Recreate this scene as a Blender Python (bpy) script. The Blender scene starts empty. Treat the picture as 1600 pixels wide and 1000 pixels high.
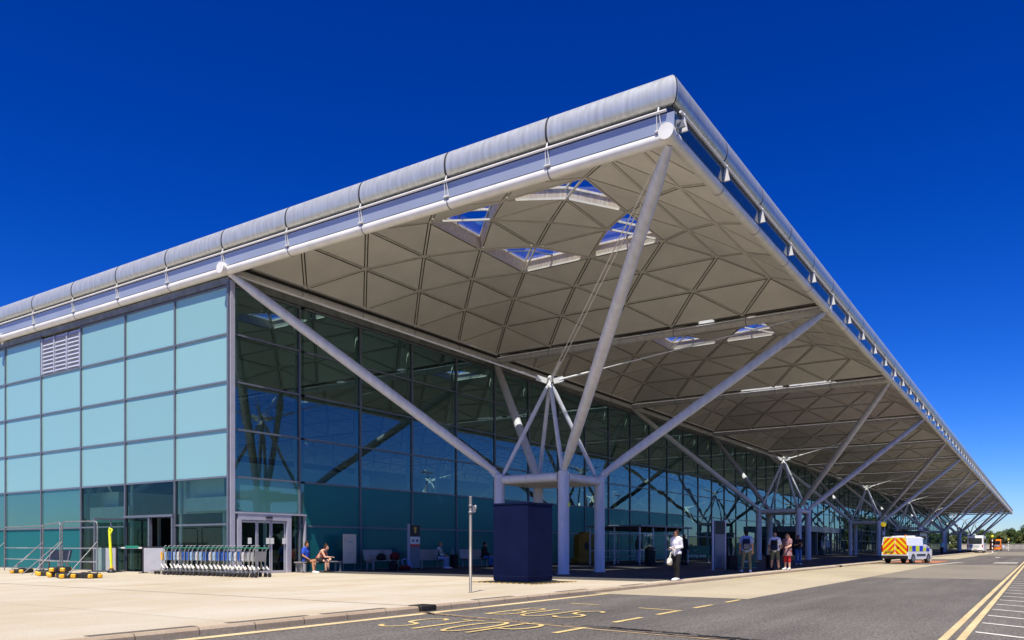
import bpy, math, random
from mathutils import Vector, Matrix
R = math.radians
random.seed(7)
sc = bpy.context.scene
# ------------------------------------------------------------------ camera
# plan axes: X runs along the long canopy front, Y runs back along the short glazed flank
cam = bpy.data.cameras.new('camera'); camo = bpy.data.objects.new('camera', cam)
sc.collection.objects.link(camo); sc.camera = camo
cam.sensor_width = 36.0; cam.lens = 28.03; cam.shift_y = 353 / 1600.0
cam.clip_start = 0.1; cam.clip_end = 6000
camo.location = (-19.409, -7.961, 1.10); camo.rotation_euler = (R(90), 0, R(33.568 - 90))
# ------------------------------------------------------------------ sky and sun
SUN = Vector((-0.46, -0.185, 1.0)).normalized()
W = bpy.data.worlds.new('World'); sc.world = W; W.use_nodes = True
nt = W.node_tree; nt.nodes.clear()
sky = nt.nodes.new('ShaderNodeTexSky'); sky.sky_type = 'NISHITA'; sky.sun_disc = False
sky.sun_elevation = math.asin(SUN.z); sky.sun_rotation = math.atan2(SUN.x, SUN.y)
sky.air_density = 1.0; sky.dust_density = 0.0; sky.ozone_density = 4.0; sky.altitude = 100
hs = nt.nodes.new('ShaderNodeHueSaturation'); hs.inputs['Saturation'].default_value = 1.42
gm = nt.nodes.new('ShaderNodeGamma'); gm.inputs['Gamma'].default_value = 1.38
bg = nt.nodes.new('ShaderNodeBackground'); bg.inputs['Strength'].default_value = 0.062
wo = nt.nodes.new('ShaderNodeOutputWorld')
nt.links.new(sky.outputs[0], hs.inputs['Color']); nt.links.new(hs.outputs[0], gm.inputs['Color'])
tm = nt.nodes.new('ShaderNodeMix'); tm.data_type = 'RGBA'; tm.blend_type = 'MULTIPLY'; tm.inputs[0].default_value = 1; tm.inputs[7].default_value = (0.37, 0.46, 0.80, 1)
nt.links.new(gm.outputs[0], tm.inputs[6]); nt.links.new(tm.outputs[2], bg.inputs['Color']); nt.links.new(bg.outputs[0], wo.inputs['Surface'])
sl = bpy.data.lights.new('sun', 'SUN'); so = bpy.data.objects.new('sun', sl); sc.collection.objects.link(so)
sl.energy = 5.0; sl.angle = R(0.53); sl.color = (1.0, 0.93, 0.80)
so.rotation_euler = (-SUN).to_track_quat('-Z', 'Y').to_euler(); so.location = SUN * 200
vs = sc.view_settings; vs.view_transform = 'Standard'; vs.look = 'None'; vs.exposure = 0.50; vs.gamma = 1.0
vs.use_curve_mapping = False
sc.cycles.max_bounces = 10; sc.cycles.diffuse_bounces = 2; sc.cycles.glossy_bounces = 4
sc.cycles.transparent_max_bounces = 24; sc.cycles.transmission_bounces = 6
sc.cycles.caustics_reflective = False; sc.cycles.caustics_refractive = False
sc.cycles.sample_clamp_indirect = 4.0

# ------------------------------------------------------------------ materials
def srgb(h):
    h = h.lstrip('#'); o = []
    for i in (0, 2, 4):
        c = int(h[i:i+2], 16) / 255; o.append(c / 12.92 if c <= 0.04045 else ((c + 0.055) / 1.055) ** 2.4)
    return tuple(o)
def mat(name, col, rough=0.6, metal=0.0, var=0.12, scale=3.0, spec=0.5, bump=0.0, bscale=40.0, stretch=None, dirt=None, emit=None, coat=0.0):
    m = bpy.data.materials.new(name); m.use_nodes = True; n = m.node_tree; p = n.nodes['Principled BSDF']
    p.inputs['Roughness'].default_value = rough; p.inputs['Metallic'].default_value = metal
    p.inputs['Specular IOR Level'].default_value = spec; p.inputs['Coat Weight'].default_value = coat
    tc = n.nodes.new('ShaderNodeTexCoord'); src = tc.outputs['Object']
    if stretch:
        mp = n.nodes.new('ShaderNodeMapping'); mp.inputs['Scale'].default_value = stretch
        n.links.new(src, mp.inputs[0]); src = mp.outputs[0]
    nz = n.nodes.new('ShaderNodeTexNoise'); nz.inputs['Scale'].default_value = scale; nz.inputs['Detail'].default_value = 5
    n.links.new(src, nz.inputs['Vector'])
    rp = n.nodes.new('ShaderNodeValToRGB'); e = rp.color_ramp.elements
    lo = tuple(max(0, c * (1 - var)) for c in col) if dirt is None else dirt
    e[0].position = 0.34; e[0].color = (*lo, 1); e[1].position = 0.66; e[1].color = (*[min(1, c * (1 + var)) for c in col], 1)
    n.links.new(nz.outputs['Fac'], rp.inputs[0]); n.links.new(rp.outputs[0], p.inputs['Base Color'])
    if bump:
        n2 = n.nodes.new('ShaderNodeTexNoise'); n2.inputs['Scale'].default_value = bscale; n2.inputs['Detail'].default_value = 3
        n.links.new(tc.outputs['Object'], n2.inputs['Vector'])
        b = n.nodes.new('ShaderNodeBump'); b.inputs['Strength'].default_value = bump; b.inputs['Distance'].default_value = 0.02
        n.links.new(n2.outputs['Fac'], b.inputs['Height']); n.links.new(b.outputs[0], p.inputs['Normal'])
    if emit:
        p.inputs['Emission Color'].default_value = (*col, 1); p.inputs['Emission Strength'].default_value = emit
    return m
def ground_mat(name, col, col2, speck=0.0, big=0.25, patch=None, rough=0.9, bump=0.25, joints=None, tracks=0.0):
    """large soft patches + fine grain + optional joint lines in object X/Y"""
    m = bpy.data.materials.new(name); m.use_nodes = True; n = m.node_tree; p = n.nodes['Principled BSDF']
    p.inputs['Roughness'].default_value = rough; p.inputs['Specular IOR Level'].default_value = 0.25
    tc = n.nodes.new('ShaderNodeTexCoord')
    a = n.nodes.new('ShaderNodeTexNoise'); a.inputs['Scale'].default_value = big; a.inputs['Detail'].default_value = 6; a.inputs['Roughness'].default_value = 0.6
    mp = n.nodes.new('ShaderNodeMapping'); mp.inputs['Scale'].default_value = (0.55, 1.3, 1)
    n.links.new(tc.outputs['Object'], mp.inputs[0]); n.links.new(mp.outputs[0], a.inputs['Vector'])
    r1 = n.nodes.new('ShaderNodeValToRGB'); e = r1.color_ramp.elements
    e[0].position = 0.36; e[0].color = (*col2, 1); e[1].position = 0.62; e[1].color = (*col, 1)
    if patch:
        k = r1.color_ramp.elements.new(0.30); k.color = (*patch, 1)
    n.links.new(a.outputs['Fac'], r1.inputs[0])
    f = n.nodes.new('ShaderNodeTexNoise'); f.inputs['Scale'].default_value = 28; f.inputs['Detail'].default_value = 4; f.inputs['Roughness'].default_value = 0.8
    n.links.new(tc.outputs['Object'], f.inputs['Vector'])
    r2 = n.nodes.new('ShaderNodeValToRGB'); e2 = r2.color_ramp.elements
    e2[0].position = 0.35; e2[0].color = (1 - speck, 1 - speck, 1 - speck, 1); e2[1].position = 0.68; e2[1].color = (1 + speck, 1 + speck, 1 + speck, 1)
    n.links.new(f.outputs['Fac'], r2.inputs[0])
    mx = n.nodes.new('ShaderNodeMix'); mx.data_type = 'RGBA'; mx.blend_type = 'MULTIPLY'; mx.inputs[0].default_value = 1
    n.links.new(r1.outputs[0], mx.inputs[6]); n.links.new(r2.outputs[0], mx.inputs[7]); out = mx.outputs[2]
    if joints:
        br = n.nodes.new('ShaderNodeTexBrick'); br.offset = 0.0
        br.inputs['Scale'].default_value = 1.0; br.inputs['Brick Width'].default_value = joints[0]; br.inputs['Row Height'].default_value = joints[1]
        br.inputs['Mortar Size'].default_value = joints[2]; br.inputs['Mortar Smooth'].default_value = 0.4
        br.inputs['Color1'].default_value = (1, 1, 1, 1); br.inputs['Color2'].default_value = (0.94, 0.93, 0.9, 1); br.inputs['Mortar'].default_value = (0.42, 0.39, 0.35, 1)
        n.links.new(tc.outputs['Object'], br.inputs['Vector'])
        m2 = n.nodes.new('ShaderNodeMix'); m2.data_type = 'RGBA'; m2.blend_type = 'MULTIPLY'; m2.inputs[0].default_value = 1
        n.links.new(out, m2.inputs[6]); n.links.new(br.outputs['Color'], m2.inputs[7]); out = m2.outputs[2]
    if tracks:
        m4 = n.nodes.new('ShaderNodeMapping'); m4.inputs['Scale'].default_value = (0.035, 0.9, 1); n.links.new(tc.outputs['Object'], m4.inputs[0])
        tn = n.nodes.new('ShaderNodeTexNoise'); tn.inputs['Scale'].default_value = 1.0; tn.inputs['Detail'].default_value = 7; tn.inputs['Roughness'].default_value = 0.65; n.links.new(m4.outputs[0], tn.inputs['Vector'])
        r4 = n.nodes.new('ShaderNodeValToRGB'); e4 = r4.color_ramp.elements; e4[0].position = 0.38; e4[1].position = 0.62
        e4[0].color = (1-tracks, 1-tracks, 1-tracks, 1); e4[1].color = (1+tracks, 1+tracks, 1+tracks*.9, 1); n.links.new(tn.outputs['Fac'], r4.inputs[0])
        m3 = n.nodes.new('ShaderNodeMix'); m3.data_type = 'RGBA'; m3.blend_type = 'MULTIPLY'; m3.inputs[0].default_value = 1
        n.links.new(out, m3.inputs[6]); n.links.new(r4.outputs[0], m3.inputs[7]); out = m3.outputs[2]
    n.links.new(out, p.inputs['Base Color'])
    b = n.nodes.new('ShaderNodeBump'); b.inputs['Strength'].default_value = bump; b.inputs['Distance'].default_value = 0.01
    n.links.new(f.outputs['Fac'], b.inputs['Height']); n.links.new(b.outputs[0], p.inputs['Normal'])
    return m
def glass(name, tint, refl, base=0.10, gain=1.5, wav=0.0, body=None, bodyfac=0.0, rough=0.0):
    """thin pane: tinted see-through + mirror reflection by viewing angle (+ an optional printed frit)"""
    m = bpy.data.materials.new(name); m.use_nodes = True; n = m.node_tree; n.nodes.clear()
    o = n.nodes.new('ShaderNodeOutputMaterial'); t = n.nodes.new('ShaderNodeBsdfTransparent'); t.inputs[0].default_value = (*tint, 1)
    g = n.nodes.new('ShaderNodeBsdfGlossy'); g.inputs['Color'].default_value = (*refl, 1); g.inputs['Roughness'].default_value = rough
    fr = n.nodes.new('ShaderNodeFresnel'); fr.inputs['IOR'].default_value = 1.52
    ma = n.nodes.new('ShaderNodeMath'); ma.operation = 'MULTIPLY_ADD'; ma.use_clamp = True
    ma.inputs[1].default_value = gain; ma.inputs[2].default_value = base
    n.links.new(fr.outputs[0], ma.inputs[0])
    low = t.outputs[0]
    if body:
        d = n.nodes.new('ShaderNodeBsdfDiffuse'); gi = n.nodes.new('ShaderNodeNewGeometry'); kr = n.nodes.new('ShaderNodeMapRange'); kr.inputs['To Min'].default_value = .86; kr.inputs['To Max'].default_value = 1.08
        n.links.new(gi.outputs['Random Per Island'], kr.inputs['Value']); vm = n.nodes.new('ShaderNodeVectorMath'); vm.operation = 'SCALE'; vm.inputs[0].default_value = body
        n.links.new(kr.outputs[0], vm.inputs['Scale']); n.links.new(vm.outputs[0], d.inputs[0])
        tr = n.nodes.new('ShaderNodeBsdfTranslucent'); tr.inputs[0].default_value = (*body, 1)
        md = n.nodes.new('ShaderNodeMixShader'); md.inputs[0].default_value = 0.25
        n.links.new(d.outputs[0], md.inputs[1]); n.links.new(tr.outputs[0], md.inputs[2])
        mb = n.nodes.new('ShaderNodeMixShader'); mb.inputs[0].default_value = bodyfac
        n.links.new(low, mb.inputs[1]); n.links.new(md.outputs[0], mb.inputs[2]); low = mb.outputs[0]
    mx = n.nodes.new('ShaderNodeMixShader'); n.links.new(ma.outputs[0], mx.inputs[0])
    n.links.new(low, mx.inputs[1]); n.links.new(g.outputs[0], mx.inputs[2]); n.links.new(mx.outputs[0], o.inputs['Surface'])
    if wav:
        tc = n.nodes.new('ShaderNodeTexCoord'); nz = n.nodes.new('ShaderNodeTexNoise'); nz.inputs['Scale'].default_value = 0.45; nz.inputs['Detail'].default_value = 1
        n.links.new(tc.outputs['Object'], nz.inputs['Vector'])
        b = n.nodes.new('ShaderNodeBump'); b.inputs['Strength'].default_value = 1.0; b.inputs['Distance'].default_value = wav
        n.links.new(nz.outputs['Fac'], b.inputs['Height']); n.links.new(b.outputs[0], g.inputs['Normal'])
    return m
def stripes_mat(name, c1, c2, period, mode):
    m = bpy.data.materials.new(name); m.use_nodes = True; n = m.node_tree; p = n.nodes['Principled BSDF']; p.inputs['Roughness'].default_value = 0.4
    tc = n.nodes.new('ShaderNodeTexCoord'); sp = n.nodes.new('ShaderNodeSeparateXYZ'); n.links.new(tc.outputs['Object'], sp.inputs[0])
    def mth(op, a, b=None):
        k = n.nodes.new('ShaderNodeMath'); k.operation = op
        for i, v in enumerate((a, b)):
            if v is None: continue
            if isinstance(v, (int, float)): k.inputs[i].default_value = v
            else: n.links.new(v, k.inputs[i])
        return k.outputs[0]
    if mode == 'chevron': v = mth('ADD', sp.outputs[2], mth('MULTIPLY', mth('ABSOLUTE', sp.outputs[1]), 1.0))
    elif mode == 'band_z': v = sp.outputs[2]
    else: v = mth('ADD', sp.outputs[0], sp.outputs[1])
    fr = mth('FRACT', mth('DIVIDE', mth('ADD', v, 50.0), period)); gt = mth('GREATER_THAN', fr, 0.5)
    mx = n.nodes.new('ShaderNodeMix'); mx.data_type = 'RGBA'; n.links.new(gt, mx.inputs[0])
    mx.inputs[6].default_value = (*c1, 1); mx.inputs[7].default_value = (*c2, 1); n.links.new(mx.outputs[2], p.inputs['Base Color'])
    return m
def isle(m, a):
    # each separate panel of the mesh takes its own slight tone
    n = m.node_tree; p = n.nodes['Principled BSDF']; src = p.inputs['Base Color'].links[0].from_socket
    g = n.nodes.new('ShaderNodeNewGeometry'); k = n.nodes.new('ShaderNodeMapRange'); k.inputs['To Min'].default_value = 1-a; k.inputs['To Max'].default_value = 1+a*.4
    n.links.new(g.outputs['Random Per Island'], k.inputs['Value']); x = n.nodes.new('ShaderNodeVectorMath'); x.operation = 'SCALE'
    n.links.new(src, x.inputs[0]); n.links.new(k.outputs[0], x.inputs['Scale']); n.links.new(x.outputs[0], p.inputs['Base Color'])
M = {}
M['asphalt'] = ground_mat('asphalt', (0.142, 0.130, 0.118), (0.110, 0.101, 0.092), speck=0.75, big=0.35, patch=(0.098, 0.085, 0.066), tracks=0.16)
M['asphalt_far'] = ground_mat('asphalt_far', (0.075, 0.072, 0.070), (0.060, 0.058, 0.056), speck=0.3, big=0.2)
M['terrain'] = ground_mat('terrain', (0.07, 0.09, 0.035), (0.10, 0.095, 0.055), speck=0.2, big=0.05)
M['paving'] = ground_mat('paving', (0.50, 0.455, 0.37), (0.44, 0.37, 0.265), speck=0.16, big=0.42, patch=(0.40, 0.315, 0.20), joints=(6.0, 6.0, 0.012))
M['painted_canopy_shade'] = ground_mat('painted_canopy_shade', (0.085, 0.083, 0.08), (0.062, 0.06, 0.058), speck=0.2, big=0.3)  # near-black copy of the paving with the canopy's shade painted in
M['kerb'] = ground_mat('kerb', (0.42, 0.34, 0.25), (0.35, 0.27, 0.19), speck=0.15, big=1.2, joints=(0.915, 5.0, 0.012))
M['concrete_bay'] = ground_mat('concrete_bay', (0.43, 0.375, 0.27), (0.35, 0.305, 0.22), speck=0.08, big=0.22, joints=(6.0, 8.0, 0.01))
M['light_patch'] = ground_mat('light_patch', (0.23, 0.205, 0.165), (0.19, 0.17, 0.138), speck=0.12, big=0.2)
M['yellow_paint'] = ground_mat('yellow_paint', (0.64, 0.49, 0.21), (0.42, 0.32, 0.15), speck=0.25, big=1.5)
M['cream_paint'] = ground_mat('cream_paint', (0.64, 0.51, 0.28), (0.48, 0.37, 0.20), speck=0.2, big=1.0)
M['white_paint'] = ground_mat('white_paint', (0.74, 0.71, 0.64), (0.62, 0.59, 0.53), speck=0.2, big=1.5)
M['sand_strip'] = ground_mat('sand_strip', (0.33, 0.25, 0.16), (0.24, 0.18, 0.12), speck=0.3, big=2.5)
M['tar'] = ground_mat('tar', (0.016, 0.015, 0.014), (0.03, 0.028, 0.025), speck=0.3, big=2.0, rough=0.6)
M['red_tactile'] = ground_mat('red_tactile', (0.42, 0.17, 0.09), (0.36, 0.14, 0.08), speck=0.15, big=1)
M['grate'] = ground_mat('grate', (0.10, 0.095, 0.085), (0.14, 0.12, 0.10), speck=0.2, big=2)
M['steel'] = mat('steel_paint', (0.60, 0.60, 0.615), 0.42, var=0.09, scale=2.2, stretch=(2.5, 2.5, 0.5), spec=0.4)
M['white_steel'] = mat('white_steel', (0.74, 0.73, 0.70), 0.35, var=0.07, scale=2.0, spec=0.5)
M['cladding'] = mat('roll_cladding', (0.57, 0.60, 0.60), 0.38, 0.45, var=0.04, scale=2.2, stretch=(3.5, 3.5, 0.25), dirt=(0.47, 0.485, 0.475))
M['fascia'] = mat('fascia_panel', (0.40, 0.45, 0.52), 0.25, 0.3, var=0.05, scale=0.6)
M['fascia_front_shade'] = mat('fascia_front_shade', (0.020, 0.075, 0.14), 0.12, 0.0, var=0.04, spec=0.9)  # front copy of the fascia panel, shade and sky reflection painted as dark blue
M['fascia_shade'] = mat('fascia_upstand_shade', (0.06, 0.075, 0.12), 0.3, 0.3, var=0.05)  # strip below the roll, the roll's shadow painted in as navy
M['dark_gap'] = mat('dark_gap', (0.035, 0.035, 0.04), 0.7, var=0.2)
M['strip'] = mat('wall_head_strip', (0.16, 0.175, 0.18), 0.5, 0.2, var=0.25, scale=2.5)
M['frame'] = mat('mullion_paint', (0.15, 0.17, 0.215), 0.4, 0.2, var=0.06)
M['frame_silver'] = mat('door_frame_paint', (0.46, 0.46, 0.54), 0.4, 0.2, var=0.05)  # silver lavender paint of door frames and slim posts
M['soffit'] = mat('soffit_panel', (0.74, 0.73, 0.685), 0.75, var=0.05, scale=0.8, spec=0.2); isle(M['soffit'], .10)
M['rib'] = mat('lattice_rib', (0.68, 0.66, 0.60), 0.6, var=0.08)
M['shellback'] = mat('roof_membrane', (0.12, 0.11, 0.10), 0.8, var=0.1)
M['curb'] = mat('rooflight_curb', (0.76, 0.71, 0.62), 0.6, scale=5.0, stretch=(3.5, 3.5, 0.35), dirt=(0.62, 0.52, 0.40))
M['roof_glass'] = glass('rooflight_glass', (0.80, 0.86, 0.92), (1, 1, 1), 0.02, 1.0)
M['glass_dark'] = glass('tinted_glass', (0.38, 0.60, 0.54), (0.40, 0.59, 0.63), 0.15, 1.35, wav=0.006)
M['glass_teal'] = glass('teal_frit_glass', (0.10, 0.26, 0.26), (0.30, 0.62, 0.70), 0.035, 0.75, wav=0.004, body=(0.022, 0.235, 0.26), bodyfac=0.75, rough=0.22)
M['glass_pale'] = glass('pale_frit_glass', (0.3, 0.5, 0.5), (0.75, 0.9, 0.95), 0.05, 1.2, wav=0.003, body=(0.36, 0.66, 0.65), bodyfac=0.93)
M['glass_clear'] = glass('clear_green_glass', (0.56, 0.82, 0.74), (0.48, 0.66, 0.64), 0.04, 0.9, wav=0.004)
M['glass_mid'] = glass('half_frit_glass', (0.25, 0.5, 0.48), (0.6, 0.8, 0.85), 0.08, 1.1, wav=0.004, body=(0.14, 0.42, 0.41), bodyfac=0.55)
M['glass_screen'] = glass('screen_glass', (0.72, 0.82, 0.80), (0.9, 0.95, 1), 0.03, 1.0)
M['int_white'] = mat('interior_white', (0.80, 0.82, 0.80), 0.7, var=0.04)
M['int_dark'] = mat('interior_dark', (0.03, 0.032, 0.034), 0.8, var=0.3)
M['int_floor'] = mat('interior_floor', (0.42, 0.41, 0.39), 0.35, var=0.1)
M['louvre'] = mat('louvre_paint', (0.42, 0.45, 0.54), 0.45, 0.1, var=0.05)
M['navy'] = mat('navy_paint', (0.0035, 0.0075, 0.036), 0.7, var=0.15, scale=1.5, spec=0.08)
M['galv'] = mat('galvanised', (0.25, 0.255, 0.26), 0.5, 0.5, var=0.2, scale=8)
M['weathered'] = mat('weathered_steel', (0.20, 0.185, 0.165), 0.5, 0.3, var=0.25, scale=6, stretch=(1,1,.2))
M['rubber'] = mat('rubber', (0.022, 0.021, 0.02), 0.75, var=0.25, scale=10)
M['yellow_cap'] = mat('yellow_cap', (0.80, 0.42, 0.015), 0.5, var=0.1)
M['hivis'] = mat('hivis_yellow', (0.75, 0.82, 0.02), 0.5, var=0.08)
M['chrome'] = mat('chrome', (0.42, 0.43, 0.43), 0.28, 0.85, var=0.1)
M['green_plastic'] = mat('green_plastic', (0.02, 0.26, 0.16), 0.4, var=0.1)
M['blue_ad'] = mat('blue_print', (0.02, 0.085, 0.34), 0.35, var=0.35, scale=9)
M['sky_ad'] = mat('sky_print', (0.24, 0.38, 0.56), 0.35, var=0.3, scale=9)
M['white_ad'] = mat('white_print', (0.50, 0.50, 0.50), 0.35, var=0.3, scale=9)
M['amber_ad'] = mat('amber_print', (0.75, 0.42, 0.03), 0.4, var=0.1)
M['grey_board'] = mat('grey_board', (0.30, 0.31, 0.31), 0.5, var=0.1)
M['silver_board'] = mat('silver_board', (0.46, 0.46, 0.49), 0.45, 0.2, var=0.06)
M['white'] = mat('white_paintwork', (0.84, 0.84, 0.84), 0.25, var=0.03, coat=0.4)
M['black'] = mat('black_plastic', (0.02, 0.02, 0.021), 0.45, var=0.2)
M['car_glass'] = mat('car_glass', (0.012, 0.016, 0.02), 0.05, var=0.1, spec=0.8)
M['red_lens'] = mat('red_lens', (0.45, 0.015, 0.01), 0.2, var=0.1)
M['orange'] = mat('orange_paintwork', (0.92, 0.24, 0.015), 0.25, var=0.05, coat=0.4)
M['police_blue'] = mat('check_blue', (0.015, 0.03, 0.62), 0.3, var=0.05)
M['police_yellow'] = mat('check_yellow', (0.74, 0.80, 0.02), 0.3, var=0.05)
M['chevron'] = stripes_mat('chevron_print', (0.80, 0.085, 0.012), (0.88, 0.72, 0.01), 0.40, 'chevron')
M['bands'] = stripes_mat('banded_paint', (0.02, 0.02, 0.02), (0.75, 0.73, 0.70), 0.60, 'band_z')
M['mat_edge'] = stripes_mat('hazard_tape', (0.02, 0.02, 0.02), (0.72, 0.45, 0.03), 0.22, 'diag')
M['tape'] = stripes_mat('barrier_tape', (0.24, 0.25, 0.26), (0.34, 0.35, 0.35), 2.4, 'diag')
M['globe'] = mat('amber_globe', (0.85, 0.62, 0.02), 0.25, var=0.05, emit=0.25)
M['plate'] = mat('number_plate', (0.35, 0.27, 0.05), 0.4, var=0.1)
M['bus_print'] = mat('bus_print', (0.16, 0.27, 0.46), 0.4, var=0.6, scale=3)
M['sign_green'] = mat('sign_green', (0.012, 0.10, 0.055), 0.45, var=0.06)
M['sign_white'] = mat('sign_white', (0.72, 0.74, 0.72), 0.5, var=0.03)
M['sign_black'] = mat('sign_black', (0.012, 0.012, 0.012), 0.35, var=0.1)
M['sign_amber'] = mat('sign_amber', (0.70, 0.42, 0.05), 0.5, var=0.1)
M['sign_red'] = mat('sign_red', (0.55, 0.05, 0.04), 0.5, var=0.1)
M['sign_blue'] = mat('sign_blue', (0.02, 0.14, 0.42), 0.4, var=0.1)
M['cream_board'] = mat('cream_board', (0.60, 0.57, 0.47), 0.6, var=0.08, scale=2)
M['bench_metal'] = mat('bench_metal', (0.34, 0.34, 0.36), 0.4, 0.4, var=0.08)
M['ochre'] = mat('ochre_paint', (0.30, 0.16, 0.012), 0.5, var=0.15)
M['stone'] = mat('parapet_concrete', (0.36, 0.33, 0.27), 0.9, var=0.15, scale=0.8)
M['cream_block'] = mat('cream_block', (0.66, 0.58, 0.38), 0.7, var=0.1)
M['bark'] = mat('bark', (0.07, 0.055, 0.04), 0.9, var=0.3, scale=6)
def leaf_mat(name, a, b):
    m = mat(name, a, 0.6, var=0.0, scale=0.8, dirt=b, spec=0.25); return m
M['leaf1'] = leaf_mat('leaf_green', (0.10, 0.15, 0.026), (0.05, 0.085, 0.018))
M['leaf2'] = leaf_mat('leaf_olive', (0.115, 0.13, 0.035), (0.055, 0.075, 0.02))
M['leaf3'] = leaf_mat('leaf_dark', (0.055, 0.090, 0.020), (0.026, 0.048, 0.012))
def cloth(name, c, v=0.12): M[name] = mat(name, c, 0.85, var=v, scale=14, spec=0.15)
for nm, c in dict(skin=(0.50, 0.27, 0.17), skin_pale=(0.62, 0.36, 0.25), skin_tan=(0.42, 0.21, 0.12), hair_brown=(0.055, 0.028, 0.016), hair_black=(0.014, 0.011, 0.010),
        hair_ginger=(0.36, 0.17, 0.06), hair_grey=(0.20, 0.17, 0.13), white_cloth=(0.70, 0.70, 0.76), black_cloth=(0.020, 0.019, 0.020), charcoal_cloth=(0.045, 0.042, 0.040),
        blue_cloth=(0.03, 0.09, 0.52), red_cloth=(0.55, 0.035, 0.04), coral_cloth=(0.55, 0.10, 0.06), olive_cloth=(0.15, 0.15, 0.09), navy_cloth=(0.012, 0.016, 0.05),
        denim=(0.05, 0.12, 0.34), pale_denim=(0.25, 0.33, 0.55), mauve_cloth=(0.28, 0.16, 0.17), aqua_cloth=(0.12, 0.45, 0.62), dark_red=(0.12, 0.015, 0.015), cream_cloth=(0.62, 0.58, 0.48), white_shoe=(0.78, 0.77, 0.75),
        grey_cloth=(0.17, 0.17, 0.16), lips=(0.35, 0.09, 0.08), eye=(0.01, 0.01, 0.01)).items(): cloth(nm, c)
M['check_cloth'] = stripes_mat('check_cloth', (0.60, 0.62, 0.60), (0.02, 0.04, 0.04), 0.16, 'diag')

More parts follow.
